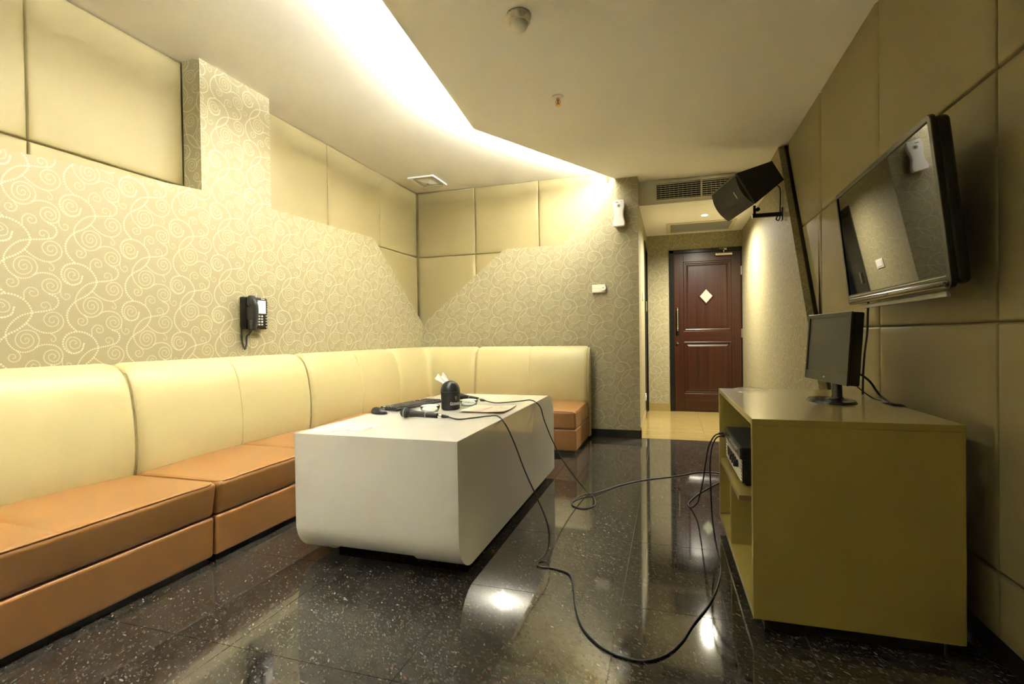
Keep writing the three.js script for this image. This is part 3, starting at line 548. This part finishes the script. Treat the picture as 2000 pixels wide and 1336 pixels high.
{
  const tx = paperTex(512, 700, (g, w, h) => {
    g.fillStyle = '#cbc7bc'; g.fillRect(0, 0, w, h);
    g.strokeStyle = '#8fa6bd'; g.lineWidth = 5; for (let i = 0; i < 9; i++) { g.globalAlpha = 0.6; g.beginPath(); g.moveTo(60, 110 + i * 38); g.lineTo(60 + 240 + 110 * ((i * 7) % 3), 110 + i * 38); g.stroke(); }
    g.strokeStyle = '#e0a8b4'; g.beginPath(); g.moveTo(60, 80); g.lineTo(380, 80); g.stroke();
    g.globalAlpha = 0.75; g.fillStyle = '#7fa0bd'; g.fillRect(40, 40, 70, 16);
    g.strokeStyle = '#6a4676'; g.lineWidth = 5; for (let i = 0; i < 70; i++) { const x = 250 + rnd() * 230, y = 470 + rnd() * 200 - (x - 250) * 0.1; g.beginPath(); g.ellipse(x, y, 6 + rnd() * 14, 6 + rnd() * 12, 0, 0, 7); g.stroke(); }
    g.strokeStyle = '#5b4a63'; g.lineWidth = 5; for (let i = 0; i < 16; i++) { const x = 420 + rnd() * 70; g.beginPath(); g.moveTo(x, 180 + rnd() * 240); g.lineTo(x + 14, 190 + rnd() * 250); g.stroke(); }
    g.globalAlpha = 1;
  });
  const p = mesh('printed_sheet', box(0.25, 0.0006, 0.25), std({ map: tx, roughness: 0.5 }));
  p.position.set(-1.445, TY + 0.0007, -2.005); p.rotation.y = -0.06;
  tag(p, 'white sheet with purple print lying at the front corner of the table', 'paper');
}
{
  const tx = paperTex(640, 512, (g, w, h) => {
    g.fillStyle = '#cdc5b3'; g.fillRect(0, 0, w, h);
    g.fillStyle = '#a98a98'; g.globalAlpha = 0.75; g.beginPath(); g.moveTo(120, h); g.lineTo(300, h); g.lineTo(330, 120); g.lineTo(300, 100); g.fill();
    g.fillStyle = '#d8b07a'; g.globalAlpha = 0.6; g.beginPath(); g.moveTo(120, h); g.lineTo(220, h); g.lineTo(300, 140); g.fill();
    g.globalAlpha = 0.7; g.fillStyle = '#6d6470'; g.fillRect(440, 380, 26, 18); g.fillRect(478, 384, 34, 16);
    g.globalAlpha = 0.3; g.fillRect(420, 120, 130, 10); g.fillRect(420, 150, 100, 8);
    g.globalAlpha = 1;
  });
  const b = thing('brochure', 'pale folded brochure curling at its corner near the table edge', 'brochure', [-0.985, TY, -2.685]);
  b.rotation.y = 0.04;
  const sheet = (lift, t) => { const g = new THREE.BoxGeometry(0.255, t, 0.27, 14, 1, 14), p = g.attributes.position; for (let i = 0; i < p.count; i++) { const u = p.getX(i) / 0.1275, v = p.getZ(i) / 0.135; p.setY(i, p.getY(i) + lift * (0.4 + 0.6 * Math.max(0, v)) * (0.35 + 0.65 * Math.abs(u)) + 0.004 * Math.max(0, u) * Math.max(0, -v)); } g.computeVertexNormals(); return g; };
  mesh('cover', sheet(0.010, 0.0008).translate(0, 0.0032, 0), [M.rawBoard, M.rawBoard, std({ map: tx, roughness: 0.4 }), M.rawBoard, M.rawBoard, M.rawBoard], b);
  mesh('inner_sheet', sheet(0.0015, 0.0008).translate(0, 0.0012, 0), std({ color: lin(0.62, 0.5, 0.34), roughness: 0.7 }), b);
}

// ---------------------------------------------------------------- media cabinet on the right
const CAB = { x: 0.256, z: -1.825, w: 0.585, l: 0.99, y0: 0.05, y1: 0.716 };
{
  const c = thing('media_cabinet', 'beige open-fronted cabinet carrying the computer monitor', 'cabinet', [CAB.x, 0, CAB.z]);
  c.rotation.y = 1.0 * D2R;
  const t = 0.022, w = CAB.w, l = CAB.l, y0 = CAB.y0, y1 = CAB.y1;
  mesh('plinth', span(0.04, w - 0.04, 0, y0, -0.04, -l + 0.04), M.black, c);
  mesh('top_board', span(0, w, y1 - t, y1, 0, -l, 0.002), M.cabinet, c);
  mesh('bottom_board', span(0, w, y0, y0 + t, -t, -l + t, 0.001), M.cabinet, c);
  mesh('side_board', span(0, w, y0, y1 - t, 0, -t, 0.002), M.cabinet, c);
  mesh('side_board', span(0, w, y0, y1 - t, -l + t, -l, 0.002), M.cabinet, c);
  mesh('back_board', span(w - 0.012, w, y0 + t, y1 - t, -t, -l + t), M.cabinet, c);
  const sh = mesh('shelf', span(0.003, w - 0.012, 0.340, 0.362, -0.33, -l + t, 0.001), M.cabinet, c);
  mesh('raw_edge', span(0.004, w - 0.013, 0.341, 0.361, -0.3285, -0.33), M.rawBoard, sh);
  mesh('divider', span(0.004, w - 0.012, y0 + t, 0.340, -0.575, -0.597, 0.001), M.cabinet, c);
}
const inCab = (lx, y, lz) => { const a = 1.0 * D2R; return [CAB.x + lx * Math.cos(a) + lz * Math.sin(a), y, CAB.z - lx * Math.sin(a) + lz * Math.cos(a)]; };
{
  const p = inCab(0.03, 0.362, -0.70);
  const a = thing('amplifier', 'black amplifier with a slatted cream front on the cabinet shelf', 'amplifier', p);
  a.rotation.y = 1.0 * D2R;
  mesh('case', span(0.012, 0.34, 0.012, 0.112, -0.25, 0.25, 0.003), M.black, a);
  for (const [x, z] of [[0.03, -0.22], [0.03, 0.22], [0.31, -0.22], [0.31, 0.22]]) mesh('foot', cyl(0.012, 0.012, 0.012, 12).translate(x, 0.006, z), M.rubber, a);
  mesh('front_panel', span(0.004, 0.012, 0.014, 0.110, -0.248, 0.248), M.black, a);
  for (let i = 0; i < 7; i++) mesh('slat', span(-0.002, 0.005, 0.018 + i * 0.0135, 0.026 + i * 0.0135, -0.246, 0.246, 0.001), M.offWhite, a);
  mesh('display', span(-0.005, 0.004, 0.045, 0.085, -0.16, -0.02, 0.001), M.blackGloss, a);
  for (const z of [0.05, 0.11, 0.17]) mesh('knob', cyl(0.014, 0.016, 0.018, 20).rotateZ(Math.PI / 2).translate(-0.012, 0.078, z), M.black, a);
}
{
  const p = inCab(0.025, 0.474, -0.70);
  const a = thing('audio_mixer', 'dark slim mixer unit lying on the amplifier with microphone plugs', 'mixer', p);
  a.rotation.y = 1.0 * D2R;
  mesh('case', span(0.006, 0.30, 0.0, 0.050, -0.252, 0.252, 0.003), M.black, a);
  mesh('front_panel', span(0.0, 0.006, 0.002, 0.048, -0.25, 0.25, 0.001), phy({ color: lin(0.02, 0.023, 0.03), roughness: 0.3 }), a);
  for (let i = 0; i < 7; i++) mesh('knob', cyl(0.007, 0.008, 0.012, 14).rotateZ(Math.PI / 2).translate(-0.006, 0.028, -0.02 + i * 0.034), M.lightGrey, a);
  for (const z of [-0.075, -0.125]) { const j = mesh('jack_plug', between([0.0, 0.036, z], [-0.022, 0.036, z], 0.005), M.chrome, a); mesh('plug_sleeve', between([-0.022, 0.036, z], [-0.044, 0.036, z], 0.0075, 0.0055), M.rubber, j); }
}
{
  const p = inCab(0.05, CAB.y0 + 0.022, -0.14);
  const t = thing('equipment_box', 'black upright box at the bottom of the cabinet', 'box', p);
  mesh('case', span(0.0, 0.38, 0, 0.22, -0.06, 0.06, 0.004), M.black, t);
  mesh('front_panel', span(-0.006, 0, 0.004, 0.216, -0.058, 0.058, 0.002), M.blackGloss, t);
}
{
  const m = thing('computer_monitor', 'black widescreen computer monitor standing on the beige cabinet', 'monitor', [0.625, CAB.y1, -2.345]);
  const th = -83 * D2R;
  const foot = new THREE.CylinderGeometry(1, 1, 1, 48), p = foot.attributes.position;
  for (let i = 0; i < p.count; i++) { const up = p.getY(i) > 0; p.setXYZ(i, p.getX(i) * (up ? 0.112 : 0.118), up ? 0.010 : 0.0, p.getZ(i) * (up ? 0.078 : 0.084)); }
  foot.computeVertexNormals();
  const f = mesh('foot', toCreasedNormals(foot, 0.6).rotateY(th), M.blackGloss, m);
  mesh('stem', lathe([[0.055, 0.010], [0.036, 0.014], [0.026, 0.024], [0.024, 0.10], [0.0, 0.10]], 28).scale(1, 1, 0.7).rotateY(th).translate(0.02, 0, 0), M.blackGloss, f);
  const head = new THREE.Group(); head.name = 'panel'; head.position.set(0.012, 0.218, -0.06); head.rotation.order = 'YXZ'; head.rotation.set(-0.07, th, 0); m.add(head);
  mesh('housing', box(0.405, 0.282, 0.040, 0, 0, -0.012, 0.006), M.blackGloss, head);
  mesh('bezel', [new THREE.ExtrudeGeometry(shapeOf(rect(-0.2025, 0.2025, -0.141, 0.141), [rect(-0.189, 0.189, -0.105, 0.127)]), { depth: 0.006, bevelEnabled: true, bevelSize: 0.001, bevelThickness: 0.001, bevelSegments: 1 }).translate(0, 0, 0.008)], phy({ color: lin(0.03, 0.029, 0.026), roughness: 0.3 }), head);
  mesh('screen', box(0.380, 0.234, 0.003, 0, 0.011, 0.009), M.matteScreen, head);
  mesh('badge', box(0.018, 0.006, 0.001, 0, -0.122, 0.0155), M.lightGrey, head);
}
cable('monitor_cable', 'thicker black cable from the monitor down to the cabinet edge', [[0.668, 0.885, -2.34], [0.69, 0.857, -2.346], [0.80, 0.788, -2.465], [0.818, 0.742, -2.43], [0.822, 0.724, -2.36], [0.812, 0.720, -2.27], [0.835, 0.716, -2.24], [0.870, 0.66, -2.24], [0.875, 0.5, -2.25]], 0.0045);
cable('monitor_cable', 'thin black cable sagging from the monitor over the cabinet top', [[0.672, 0.83, -2.35], [0.69, 0.809, -2.353], [0.765, 0.757, -2.47], [0.805, 0.723, -2.47], [0.818, 0.7195, -2.40], [0.80, 0.7195, -2.31], [0.835, 0.713, -2.27], [0.872, 0.64, -2.28]], 0.0025);
{
  // crumpled clear wrapping on the far end of the cabinet
  const n = 10, P = [], I = [], H = [];
  for (let j = 0; j <= n; j++) for (let i = 0; i <= n; i++) { const e = Math.min(i, j, n - i, n - j) / (n / 2); P.push((i / n - 0.5) * 0.16 + (rnd() - 0.5) * 0.008, 0.003 + e * 0.006 + rnd() * 0.014 * e, (j / n - 0.5) * 0.09 + (rnd() - 0.5) * 0.008); }
  for (let j = 0; j < n; j++) for (let i = 0; i < n; i++) { const a = j * (n + 1) + i, b = a + n + 1; I.push(a, b, b + 1, a, b + 1, a + 1); }
  const g = new THREE.BufferGeometry(); g.setAttribute('position', new THREE.Float32BufferAttribute(P, 3)); g.setIndex(I); const f = g.toNonIndexed(); f.computeVertexNormals();
  const w = tag(mesh('plastic_wrapper', f, M.film), 'crumpled clear plastic wrapper at the far end of the cabinet top', 'wrapper'); w.position.set(0.385, CAB.y1, -2.755);
}

// ---------------------------------------------------------------- television on the right wall
{
  const tv = thing('television', 'large flat television tilted on the upholstered wall', 'television', [0.785, 1.385, -2.273]);
  tv.rotation.order = 'YXZ'; tv.rotation.set(0.104, -Math.PI / 2 - 1.1 * D2R, 0);
  const W = 0.955, H = 0.515;
  mesh('housing', [box(W - 0.004, H - 0.01, 0.045, 0, 0, -0.020, 0.018), box(W * 0.7, H * 0.66, 0.035, 0, 0, -0.055, 0.012)], M.blackGloss, tv);
  const rr = (w, h, r, y = 0) => { const s = []; for (const [cx, cy, a] of [[w / 2 - r, h / 2 - r, 0], [-w / 2 + r, h / 2 - r, 1], [-w / 2 + r, -h / 2 + r, 2], [w / 2 - r, -h / 2 + r, 3]]) for (let i = 0; i <= 5; i++) { const q = (a + i / 5) * Math.PI / 2; s.push([cx + r * Math.cos(q), y + cy + r * Math.sin(q)]); } return s; };
  mesh('bezel', new THREE.ExtrudeGeometry(shapeOf(rr(W, H, 0.022), [rr(W - 0.034, H - 0.052, 0.006, 0.012)]), { depth: 0.010, bevelEnabled: true, bevelSize: 0.003, bevelThickness: 0.003, bevelSegments: 3 }).translate(0, 0, 0.0), M.blackGloss, tv);
  mesh('screen', box(W - 0.030, H - 0.048, 0.004, 0, 0.012, 0.006), M.screen, tv);
  const chin = mesh('chin', new THREE.CapsuleGeometry(0.017, W - 0.07, 8, 24).rotateZ(Math.PI / 2).scale(1, 0.9, 0.75).translate(0, -H / 2 + 0.012, 0.008), phy({ color: lin(0.10, 0.09, 0.07), roughness: 0.14, metalness: 0.85 }), tv);
  mesh('badge', box(0.045, 0.008, 0.001, 0.0, -H / 2 + 0.014, 0.0212), M.lightGrey, chin);
  mesh('trim_line', box(W - 0.05, 0.003, 0.004, 0, -H / 2 + 0.034, 0.012), M.steel, tv);
  mesh('sensor_strip', box(W * 0.82, 0.018, 0.012, 0.0, -H / 2 - 0.018, -0.012, 0.003), M.lightGrey, tv);
  mesh('wall_bracket', [box(0.36, 0.25, 0.02, 0, 0, -0.085), box(0.05, 0.12, 0.05, 0, 0.0, -0.095)], M.black, tv);
}
cable('television_cable', 'black cable hanging from the television behind the monitor', [[0.872, 1.15, -2.70], [0.880, 1.085, -2.735], [0.890, 0.993, -2.775], [0.898, 0.894, -2.835], [0.898, 0.80, -2.855], [0.897, 0.70, -2.86], [0.897, 0.55, -2.86]], 0.0052);

// ---------------------------------------------------------------- loudspeaker on its bracket
{
  const s = thing('loudspeaker', 'black wedge loudspeaker with curved grille hung by the corridor ceiling', 'speaker', [0.49, 2.08, -4.406]);
  s.rotation.order = 'YXZ'; s.rotation.set(0.505, -1.143, -1.449);
  const w = 0.27, h = 0.40, d = 0.323, ts = 0.643, th = 0.904;
  const loft = (z0, w0, h0, z1, w1, h1) => { const P = [[-w0 / 2, -h0 / 2, z0], [w0 / 2, -h0 / 2, z0], [w0 / 2, h0 / 2, z0], [-w0 / 2, h0 / 2, z0], [-w1 / 2, -h1 / 2, z1], [w1 / 2, -h1 / 2, z1], [w1 / 2, h1 / 2, z1], [-w1 / 2, h1 / 2, z1]]; const g = new THREE.BufferGeometry(); g.setAttribute('position', new THREE.Float32BufferAttribute(P.flat(), 3)); g.setIndex([0, 1, 2, 0, 2, 3, 5, 4, 7, 5, 7, 6, 4, 0, 3, 4, 3, 7, 1, 5, 6, 1, 6, 2, 3, 2, 6, 3, 6, 7, 4, 5, 1, 4, 1, 0]); return toCreasedNormals(g, 0.3); };
  mesh('cabinet_body', loft(-0.012, w, h, -d, w * ts, h * th), M.blackMatte, s);
  const arc = [[-w / 2, -0.012]]; for (let i = 0; i <= 14; i++) { const k = i / 14 - 0.5; arc.push([k * w, 0.004 + 0.036 * (1 - 4 * k * k)]); } arc.push([w / 2, -0.012]);
  const gr = new THREE.ExtrudeGeometry(shapeOf(arc.map(([x, z]) => [x, z])), { depth: h, bevelEnabled: false }).rotateX(Math.PI / 2).translate(0, h / 2, 0);   // (x, z, extruded along -y)
  mesh('grille', toCreasedNormals(gr, 0.4), std({ color: lin(0.03, 0.028, 0.022), roughness: 0.6 }), s);
  mesh('edge_band', [box(0.012, h + 0.002, 0.02, -w / 2 + 0.004, 0, 0.0, 0.003), box(w, 0.008, 0.014, 0, h / 2 - 0.002, 0.0, 0.003)], M.grey, s);
  mesh('badge', box(0.058, 0.010, 0.003, -0.0, 0.115, 0.0405, 0.001), M.offWhite, s);
}
{
  const b = thing('speaker_bracket', 'black steel arm holding the loudspeaker to the corridor wall', 'bracket', [XC, 1.945, -4.50]);
  mesh('arm', [span(-0.215, -0.006, -0.014, 0.018, -0.014, 0.014, 0.003)], M.black, b);
  mesh('wall_plate', span(-0.008, 0, -0.05, 0.05, -0.03, 0.03, 0.002), M.black, b);
  mesh('post', [between([-0.20, 0, 0.0], [-0.20, 0.085, 0.0], 0.010)], M.black, b);
  mesh('clamp_knob', cyl(0.016, 0.016, 0.018, 18).rotateX(Math.PI / 2).translate(-0.178, 0.05, 0.014), M.black, b);
  mesh('end_cap', span(-0.219, -0.214, -0.013, 0.017, -0.013, 0.013), M.white, b);
}
cable('speaker_cable', 'black cable falling from the loudspeaker to its bracket with a small loop', [[0.80, 2.20, -4.52], [0.845, 2.165, -4.50], [0.852, 2.08, -4.49], [0.848, 1.99, -4.485], [0.846, 1.93, -4.475], [0.833, 1.89, -4.47], [0.818, 1.905, -4.475], [0.83, 1.93, -4.48]], 0.005);

// ---------------------------------------------------------------- grilles
{
  const g = thing('air_grille', 'long white air conditioning grille on the bulkhead above the corridor', 'grille', [0.305, 2.405, ZK]);
  const W = 0.865, H = 0.196, m = 0.018;
  mesh('frame', [span(-W / 2, W / 2, H / 2 - m, H / 2, 0, 0.016, 0.002), span(-W / 2, W / 2, -H / 2, -H / 2 + m, 0, 0.016, 0.002), span(-W / 2, -W / 2 + m, -H / 2 + m, H / 2 - m, 0, 0.016, 0.002), span(W / 2 - m, W / 2, -H / 2 + m, H / 2 - m, 0, 0.016, 0.002), span(-0.008, 0.008, -H / 2 + m, H / 2 - m, 0, 0.014, 0.002)], M.offWhite, g);
  for (let i = 0; i < 8; i++) { const y = -H / 2 + m + (H - 2 * m) * (i + 0.5) / 8; mesh('slat', box(W - 2 * m, 0.0045, 0.008, 0, y, 0.010), M.offWhite, g); }
  for (const s of [-1, 1]) for (let i = 1; i < 10; i++) { const x = s * (0.008 + (W / 2 - m - 0.008) * i / 10); mesh('upright_bar', box(0.0018, H - 2 * m, 0.004, x, 0, 0.005), M.offWhite, g); }
}
{
  const g = thing('ceiling_return_grille', 'grey slatted return grille in the corridor ceiling near the door', 'grille', [0.355, YC, -6.43]);
  const W = 0.75, D = 0.56, m = 0.04;
  mesh('frame', [span(-W / 2, W / 2, -0.012, 0, -D / 2, -D / 2 + m, 0.002), span(-W / 2, W / 2, -0.012, 0, D / 2 - m, D / 2, 0.002), span(-W / 2, -W / 2 + m, -0.012, 0, -D / 2 + m, D / 2 - m, 0.002), span(W / 2 - m, W / 2, -0.012, 0, -D / 2 + m, D / 2 - m, 0.002)], M.plain, g);
  mesh('backing', span(-W / 2 + m, W / 2 - m, -0.002, 0, -D / 2 + m, D / 2 - m), M.lightGrey, g);
  for (let i = 0; i < 16; i++) { const z = -D / 2 + m + (D - 2 * m) * (i + 0.5) / 16; const s = mesh('slat', box(W - 2 * m, 0.0025, 0.022), M.lightGrey, g); s.position.set(0, -0.009, z); s.rotation.x = 0.35; }
}
{
  const g = thing('exhaust_vent', 'white square exhaust vent with sloping plates in the raised ceiling corner', 'vent', [-2.405, YU, -4.80]);
  const W = 0.29, D = 0.335, m = 0.028, p = (x, y, z) => [x, y, z];
  mesh('frame', [span(-W / 2, W / 2, -0.016, 0, -D / 2, -D / 2 + m, 0.004), span(-W / 2, W / 2, -0.016, 0, D / 2 - m, D / 2, 0.004), span(-W / 2, -W / 2 + m, -0.016, 0, -D / 2 + m, D / 2 - m, 0.004), span(W / 2 - m, W / 2, -0.016, 0, -D / 2 + m, D / 2 - m, 0.004)], M.white, g);
  const a = W / 2 - m, b = D / 2 - m, tri = (P) => { const t = new THREE.BufferGeometry(); t.setAttribute('position', new THREE.Float32BufferAttribute(P.flat(), 3)); t.computeVertexNormals(); return t; };
  const ap = [0, -0.034, 0];
  const C = [[-a, -0.004, -b], [a, -0.004, -b], [a, -0.004, b], [-a, -0.004, b]];
  for (let i = 0; i < 4; i++) { const q = C[i], r = C[(i + 1) % 4], up = (v) => [v[0] * 0.98, v[1] + 0.003, v[2] * 0.98]; mesh('sloping_plate', tri([q, r, ap, up(r), up(q), [0, -0.030, 0]]), M.offWhite, g); }
  mesh('centre_knob', cyl(0.012, 0.012, 0.006, 16).translate(0, -0.034, 0), M.grey, g);
}

// ---------------------------------------------------------------- small fittings
{
  const t = thing('motion_sensor', 'round white dome sensor on the lowered ceiling', 'sensor', [-0.668, YD, -2.31]);
  mesh('base', lathe([[0, 0], [0.058, 0], [0.058, -0.012], [0.054, -0.016], [0.054, -0.034], [0.049, -0.040], [0, -0.040]], 40), M.offWhite, t);
  mesh('lens', lathe([[0.045, -0.038], [0.044, -0.050], [0.038, -0.062], [0.026, -0.071], [0.012, -0.075], [0, -0.076]], 40), std({ color: lin(0.83, 0.8, 0.7), roughness: 0.3 }), t);
}
{
  const t = thing('fire_sprinkler', 'small brass fire sprinkler with a white collar on the lowered ceiling', 'sprinkler', [-0.664, YD, -3.17]);
  mesh('collar', lathe([[0, 0], [0.036, 0], [0.034, -0.005], [0.018, -0.010], [0, -0.010]], 32), M.white, t);
  mesh('frame', [between([0, -0.008, 0], [0, -0.020, 0], 0.011), tube([[-0.009, -0.018, 0], [-0.014, -0.032, 0], [-0.010, -0.046, 0], [0, -0.054, 0]], 0.003, 16, 6), tube([[0.009, -0.018, 0], [0.014, -0.032, 0], [0.010, -0.046, 0], [0, -0.054, 0]], 0.003, 16, 6), cyl(0.016, 0.016, 0.002, 20).translate(0, -0.056, 0)], M.brass, t);
  mesh('glass_bulb', between([0, -0.020, 0], [0, -0.050, 0], 0.004), std({ color: lin(0.5, 0.06, 0.02), roughness: 0.2 }), t);
}
{
  const t = thing('air_freshener', 'white waisted air freshener dispenser on the far wall', 'air freshener', [-0.455, 2.17, ZB]);
  const half = [[0.044, 0.118], [0.048, 0.10], [0.047, 0.06], [0.038, 0.02], [0.036, -0.02], [0.040, -0.05], [0.050, -0.085], [0.050, -0.115], [0.044, -0.122]];
  const cr = new THREE.CatmullRomCurve3(half.map(([x, y]) => new THREE.Vector3(x, y, 0))).getPoints(30).map((p) => [p.x, p.y]);
  const outline = [...cr, ...cr.slice().reverse().map(([x, y]) => [-x, y])].reverse();
  mesh('back_box', box(0.092, 0.20, 0.04, 0, 0.0, 0.02, 0.008), M.grey, t);
  const shell = mesh('front_shell', new THREE.ExtrudeGeometry(shapeOf(outline), { depth: 0.028, bevelEnabled: true, bevelSize: 0.006, bevelThickness: 0.010, bevelSegments: 3 }).translate(0, 0, 0.038), M.white, t);
  mesh('nozzle', [lathe([[0.006, 0.0], [0.016, 0.004], [0.018, 0.002], [0.018, 0.0]], 24).rotateX(Math.PI / 2).translate(0, 0.065, 0.075)], M.lightGrey, shell);
  mesh('nozzle_hole', cyl(0.007, 0.007, 0.004, 16).rotateX(Math.PI / 2).translate(0.001, 0.065, 0.0762), M.black, shell);
  mesh('badge', box(0.026, 0.008, 0.002, -0.016, 0.098, 0.0765), M.grey, shell);
  mesh('indicator', cyl(0.003, 0.003, 0.002, 10).rotateX(Math.PI / 2).translate(0.022, 0.104, 0.0765), M.grey, shell);
}
{
  const t = thing('thermostat', 'cream thermostat with a round dial on the far wall', 'thermostat', [-0.655, 1.457, ZB]);
  mesh('case', box(0.132, 0.078, 0.03, -0.004, 0, 0.015, 0.004), M.offWhite, t);
  const d = mesh('dial', cyl(0.026, 0.028, 0.012, 32).rotateX(Math.PI / 2).translate(0.040, 0.004, 0.036), M.offWhite, t);
  mesh('dial_hub', cyl(0.005, 0.005, 0.006, 14).rotateX(Math.PI / 2).translate(0.040, 0.004, 0.042), M.grey, d);
  mesh('groove', box(0.07, 0.001, 0.001, -0.03, 0.002, 0.0305), M.plain, t);
}
{
  const t = thing('light_switch', 'white four-rocker switch plate on the corridor wall', 'switch', [XCL, 1.42, -5.72]);
  mesh('plate', box(0.008, 0.086, 0.18, 0.004, 0, 0, 0.002), M.offWhite, t);
  for (let i = 0; i < 4; i++) mesh('rocker', box(0.006, 0.060, 0.032, 0.009, 0, -0.054 + i * 0.036, 0.002), M.white, t);
}
{
  const t = thing('wall_socket', 'white wall socket low on the corridor wall', 'socket', [XCL, 0.27, -6.08]);
  mesh('plate', box(0.010, 0.08, 0.08, 0.005, 0, 0, 0.003), M.white, t);
  mesh('socket_face', cyl(0.02, 0.02, 0.004, 20).rotateZ(Math.PI / 2).translate(0.011, 0, 0), M.lightGrey, t);
}
{
  // wall telephone
  const t = thing('wall_telephone', 'black wall telephone with white index card and hanging handset cord', 'telephone', [XL, 1.172, -2.605]);
  t.rotation.y = Math.PI / 2;   // local x runs along -z, local z into the room
  const tilt = new THREE.Group(); tilt.name = 'set'; tilt.rotation.x = 0.0; t.add(tilt);
  mesh('wall_plate', box(0.12, 0.14, 0.02, 0.0, 0, 0.010, 0.004), M.black, tilt);
  mesh('body', box(0.195, 0.205, 0.04, 0.0, 0, 0.036, 0.012), M.blackGloss, tilt);
  const k = []; for (let r = 0; r < 4; r++) for (let c = 0; c < 3; c++) k.push(box(0.015, 0.010, 0.005, -0.002 + c * 0.024, -0.018 - r * 0.018, 0.0575, 0.002));
  for (let r = 0; r < 5; r++) k.push(box(0.010, 0.006, 0.004, 0.083, -0.015 - r * 0.018, 0.057, 0.001));
  mesh('keys', k, std({ color: lin(0.35, 0.35, 0.33), roughness: 0.4 }), tilt).userData.kind = 'stuff';
  const tx = canvasTex(256, 320, (g, w, h) => { g.fillStyle = '#eceae6'; g.fillRect(0, 0, w, h); g.fillStyle = '#b4b0aa'; for (let i = 0; i < 6; i++) { g.fillRect(24, 34 + i * 44, 60 + (i * 37) % 70, 7); g.fillRect(140, 34 + i * 44, 40 + (i * 53) % 50, 7); } g.fillStyle = '#8d8a86'; g.fillRect(20, 210, 180, 5); });
  const card = box(0.072, 0.084, 0.001, 0.044, 0.042, 0.0563);
  mesh('index_card', card, std({ map: tx, roughness: 0.4 }), tilt).userData.label = 'white index card';
  const b2 = []; for (let i = 0; i < 5; i++) b2.push(box(0.010, 0.007, 0.003, 0.088, 0.072 - i * 0.0155, 0.0575, 0.001)); b2.push(box(0.010, 0.008, 0.003, 0.010, 0.078, 0.0575, 0.001));
  mesh('memory_buttons', b2, M.blackMatte, tilt).userData.kind = 'stuff';
  mesh('badge', box(0.030, 0.006, 0.001, 0.058, 0.094, 0.0563), M.lightGrey, tilt);
  const hs = mesh('handset', [box(0.050, 0.070, 0.040, -0.052, 0.075, 0.072, 0.016), box(0.050, 0.066, 0.040, -0.052, -0.078, 0.072, 0.016), tube([[-0.052, 0.085, 0.085], [-0.052, 0.04, 0.100], [-0.052, -0.04, 0.100], [-0.052, -0.088, 0.085]], 0.017, 24, 12).scale(1, 1, 1)], M.black, tilt);
  const coil = []; const path = new THREE.CatmullRomCurve3([[-0.088, -0.045, 0.03], [-0.087, -0.12, 0.022], [-0.075, -0.205, 0.02], [-0.060, -0.228, 0.02], [-0.047, -0.20, 0.02], [-0.045, -0.145, 0.022], [-0.036, -0.135, 0.03], [-0.034, -0.10, 0.05]].map(V3));
  const N = 420; for (let i = 0; i <= N; i++) { const s = i / N, p = path.getPointAt(s), tg = path.getTangentAt(s), n1 = new THREE.Vector3(0, 0, 1).cross(tg).normalize(), n2 = tg.clone().cross(n1), a = s * 52 * 2 * Math.PI, r = 0.0048; coil.push([p.x + (n1.x * Math.cos(a) + n2.x * Math.sin(a)) * r, p.y + (n1.y * Math.cos(a) + n2.y * Math.sin(a)) * r, p.z + (n1.z * Math.cos(a) + n2.z * Math.sin(a)) * r]); }
  mesh('coiled_cord', tube(coil, 0.0022, 900, 5), M.rubber, hs);
  tag(mesh('telephone_wire', tube([[XL + 0.004, 1.08, -2.605], [XL + 0.003, 1.0, -2.607], [XL + 0.003, 0.93, -2.606], [XL + 0.004, 0.885, -2.606]], 0.0022, 24, 6), M.sofaPipe), 'thin beige wire running down from the telephone to the sofa', 'wire');
}

renderer.render(scene, camera);
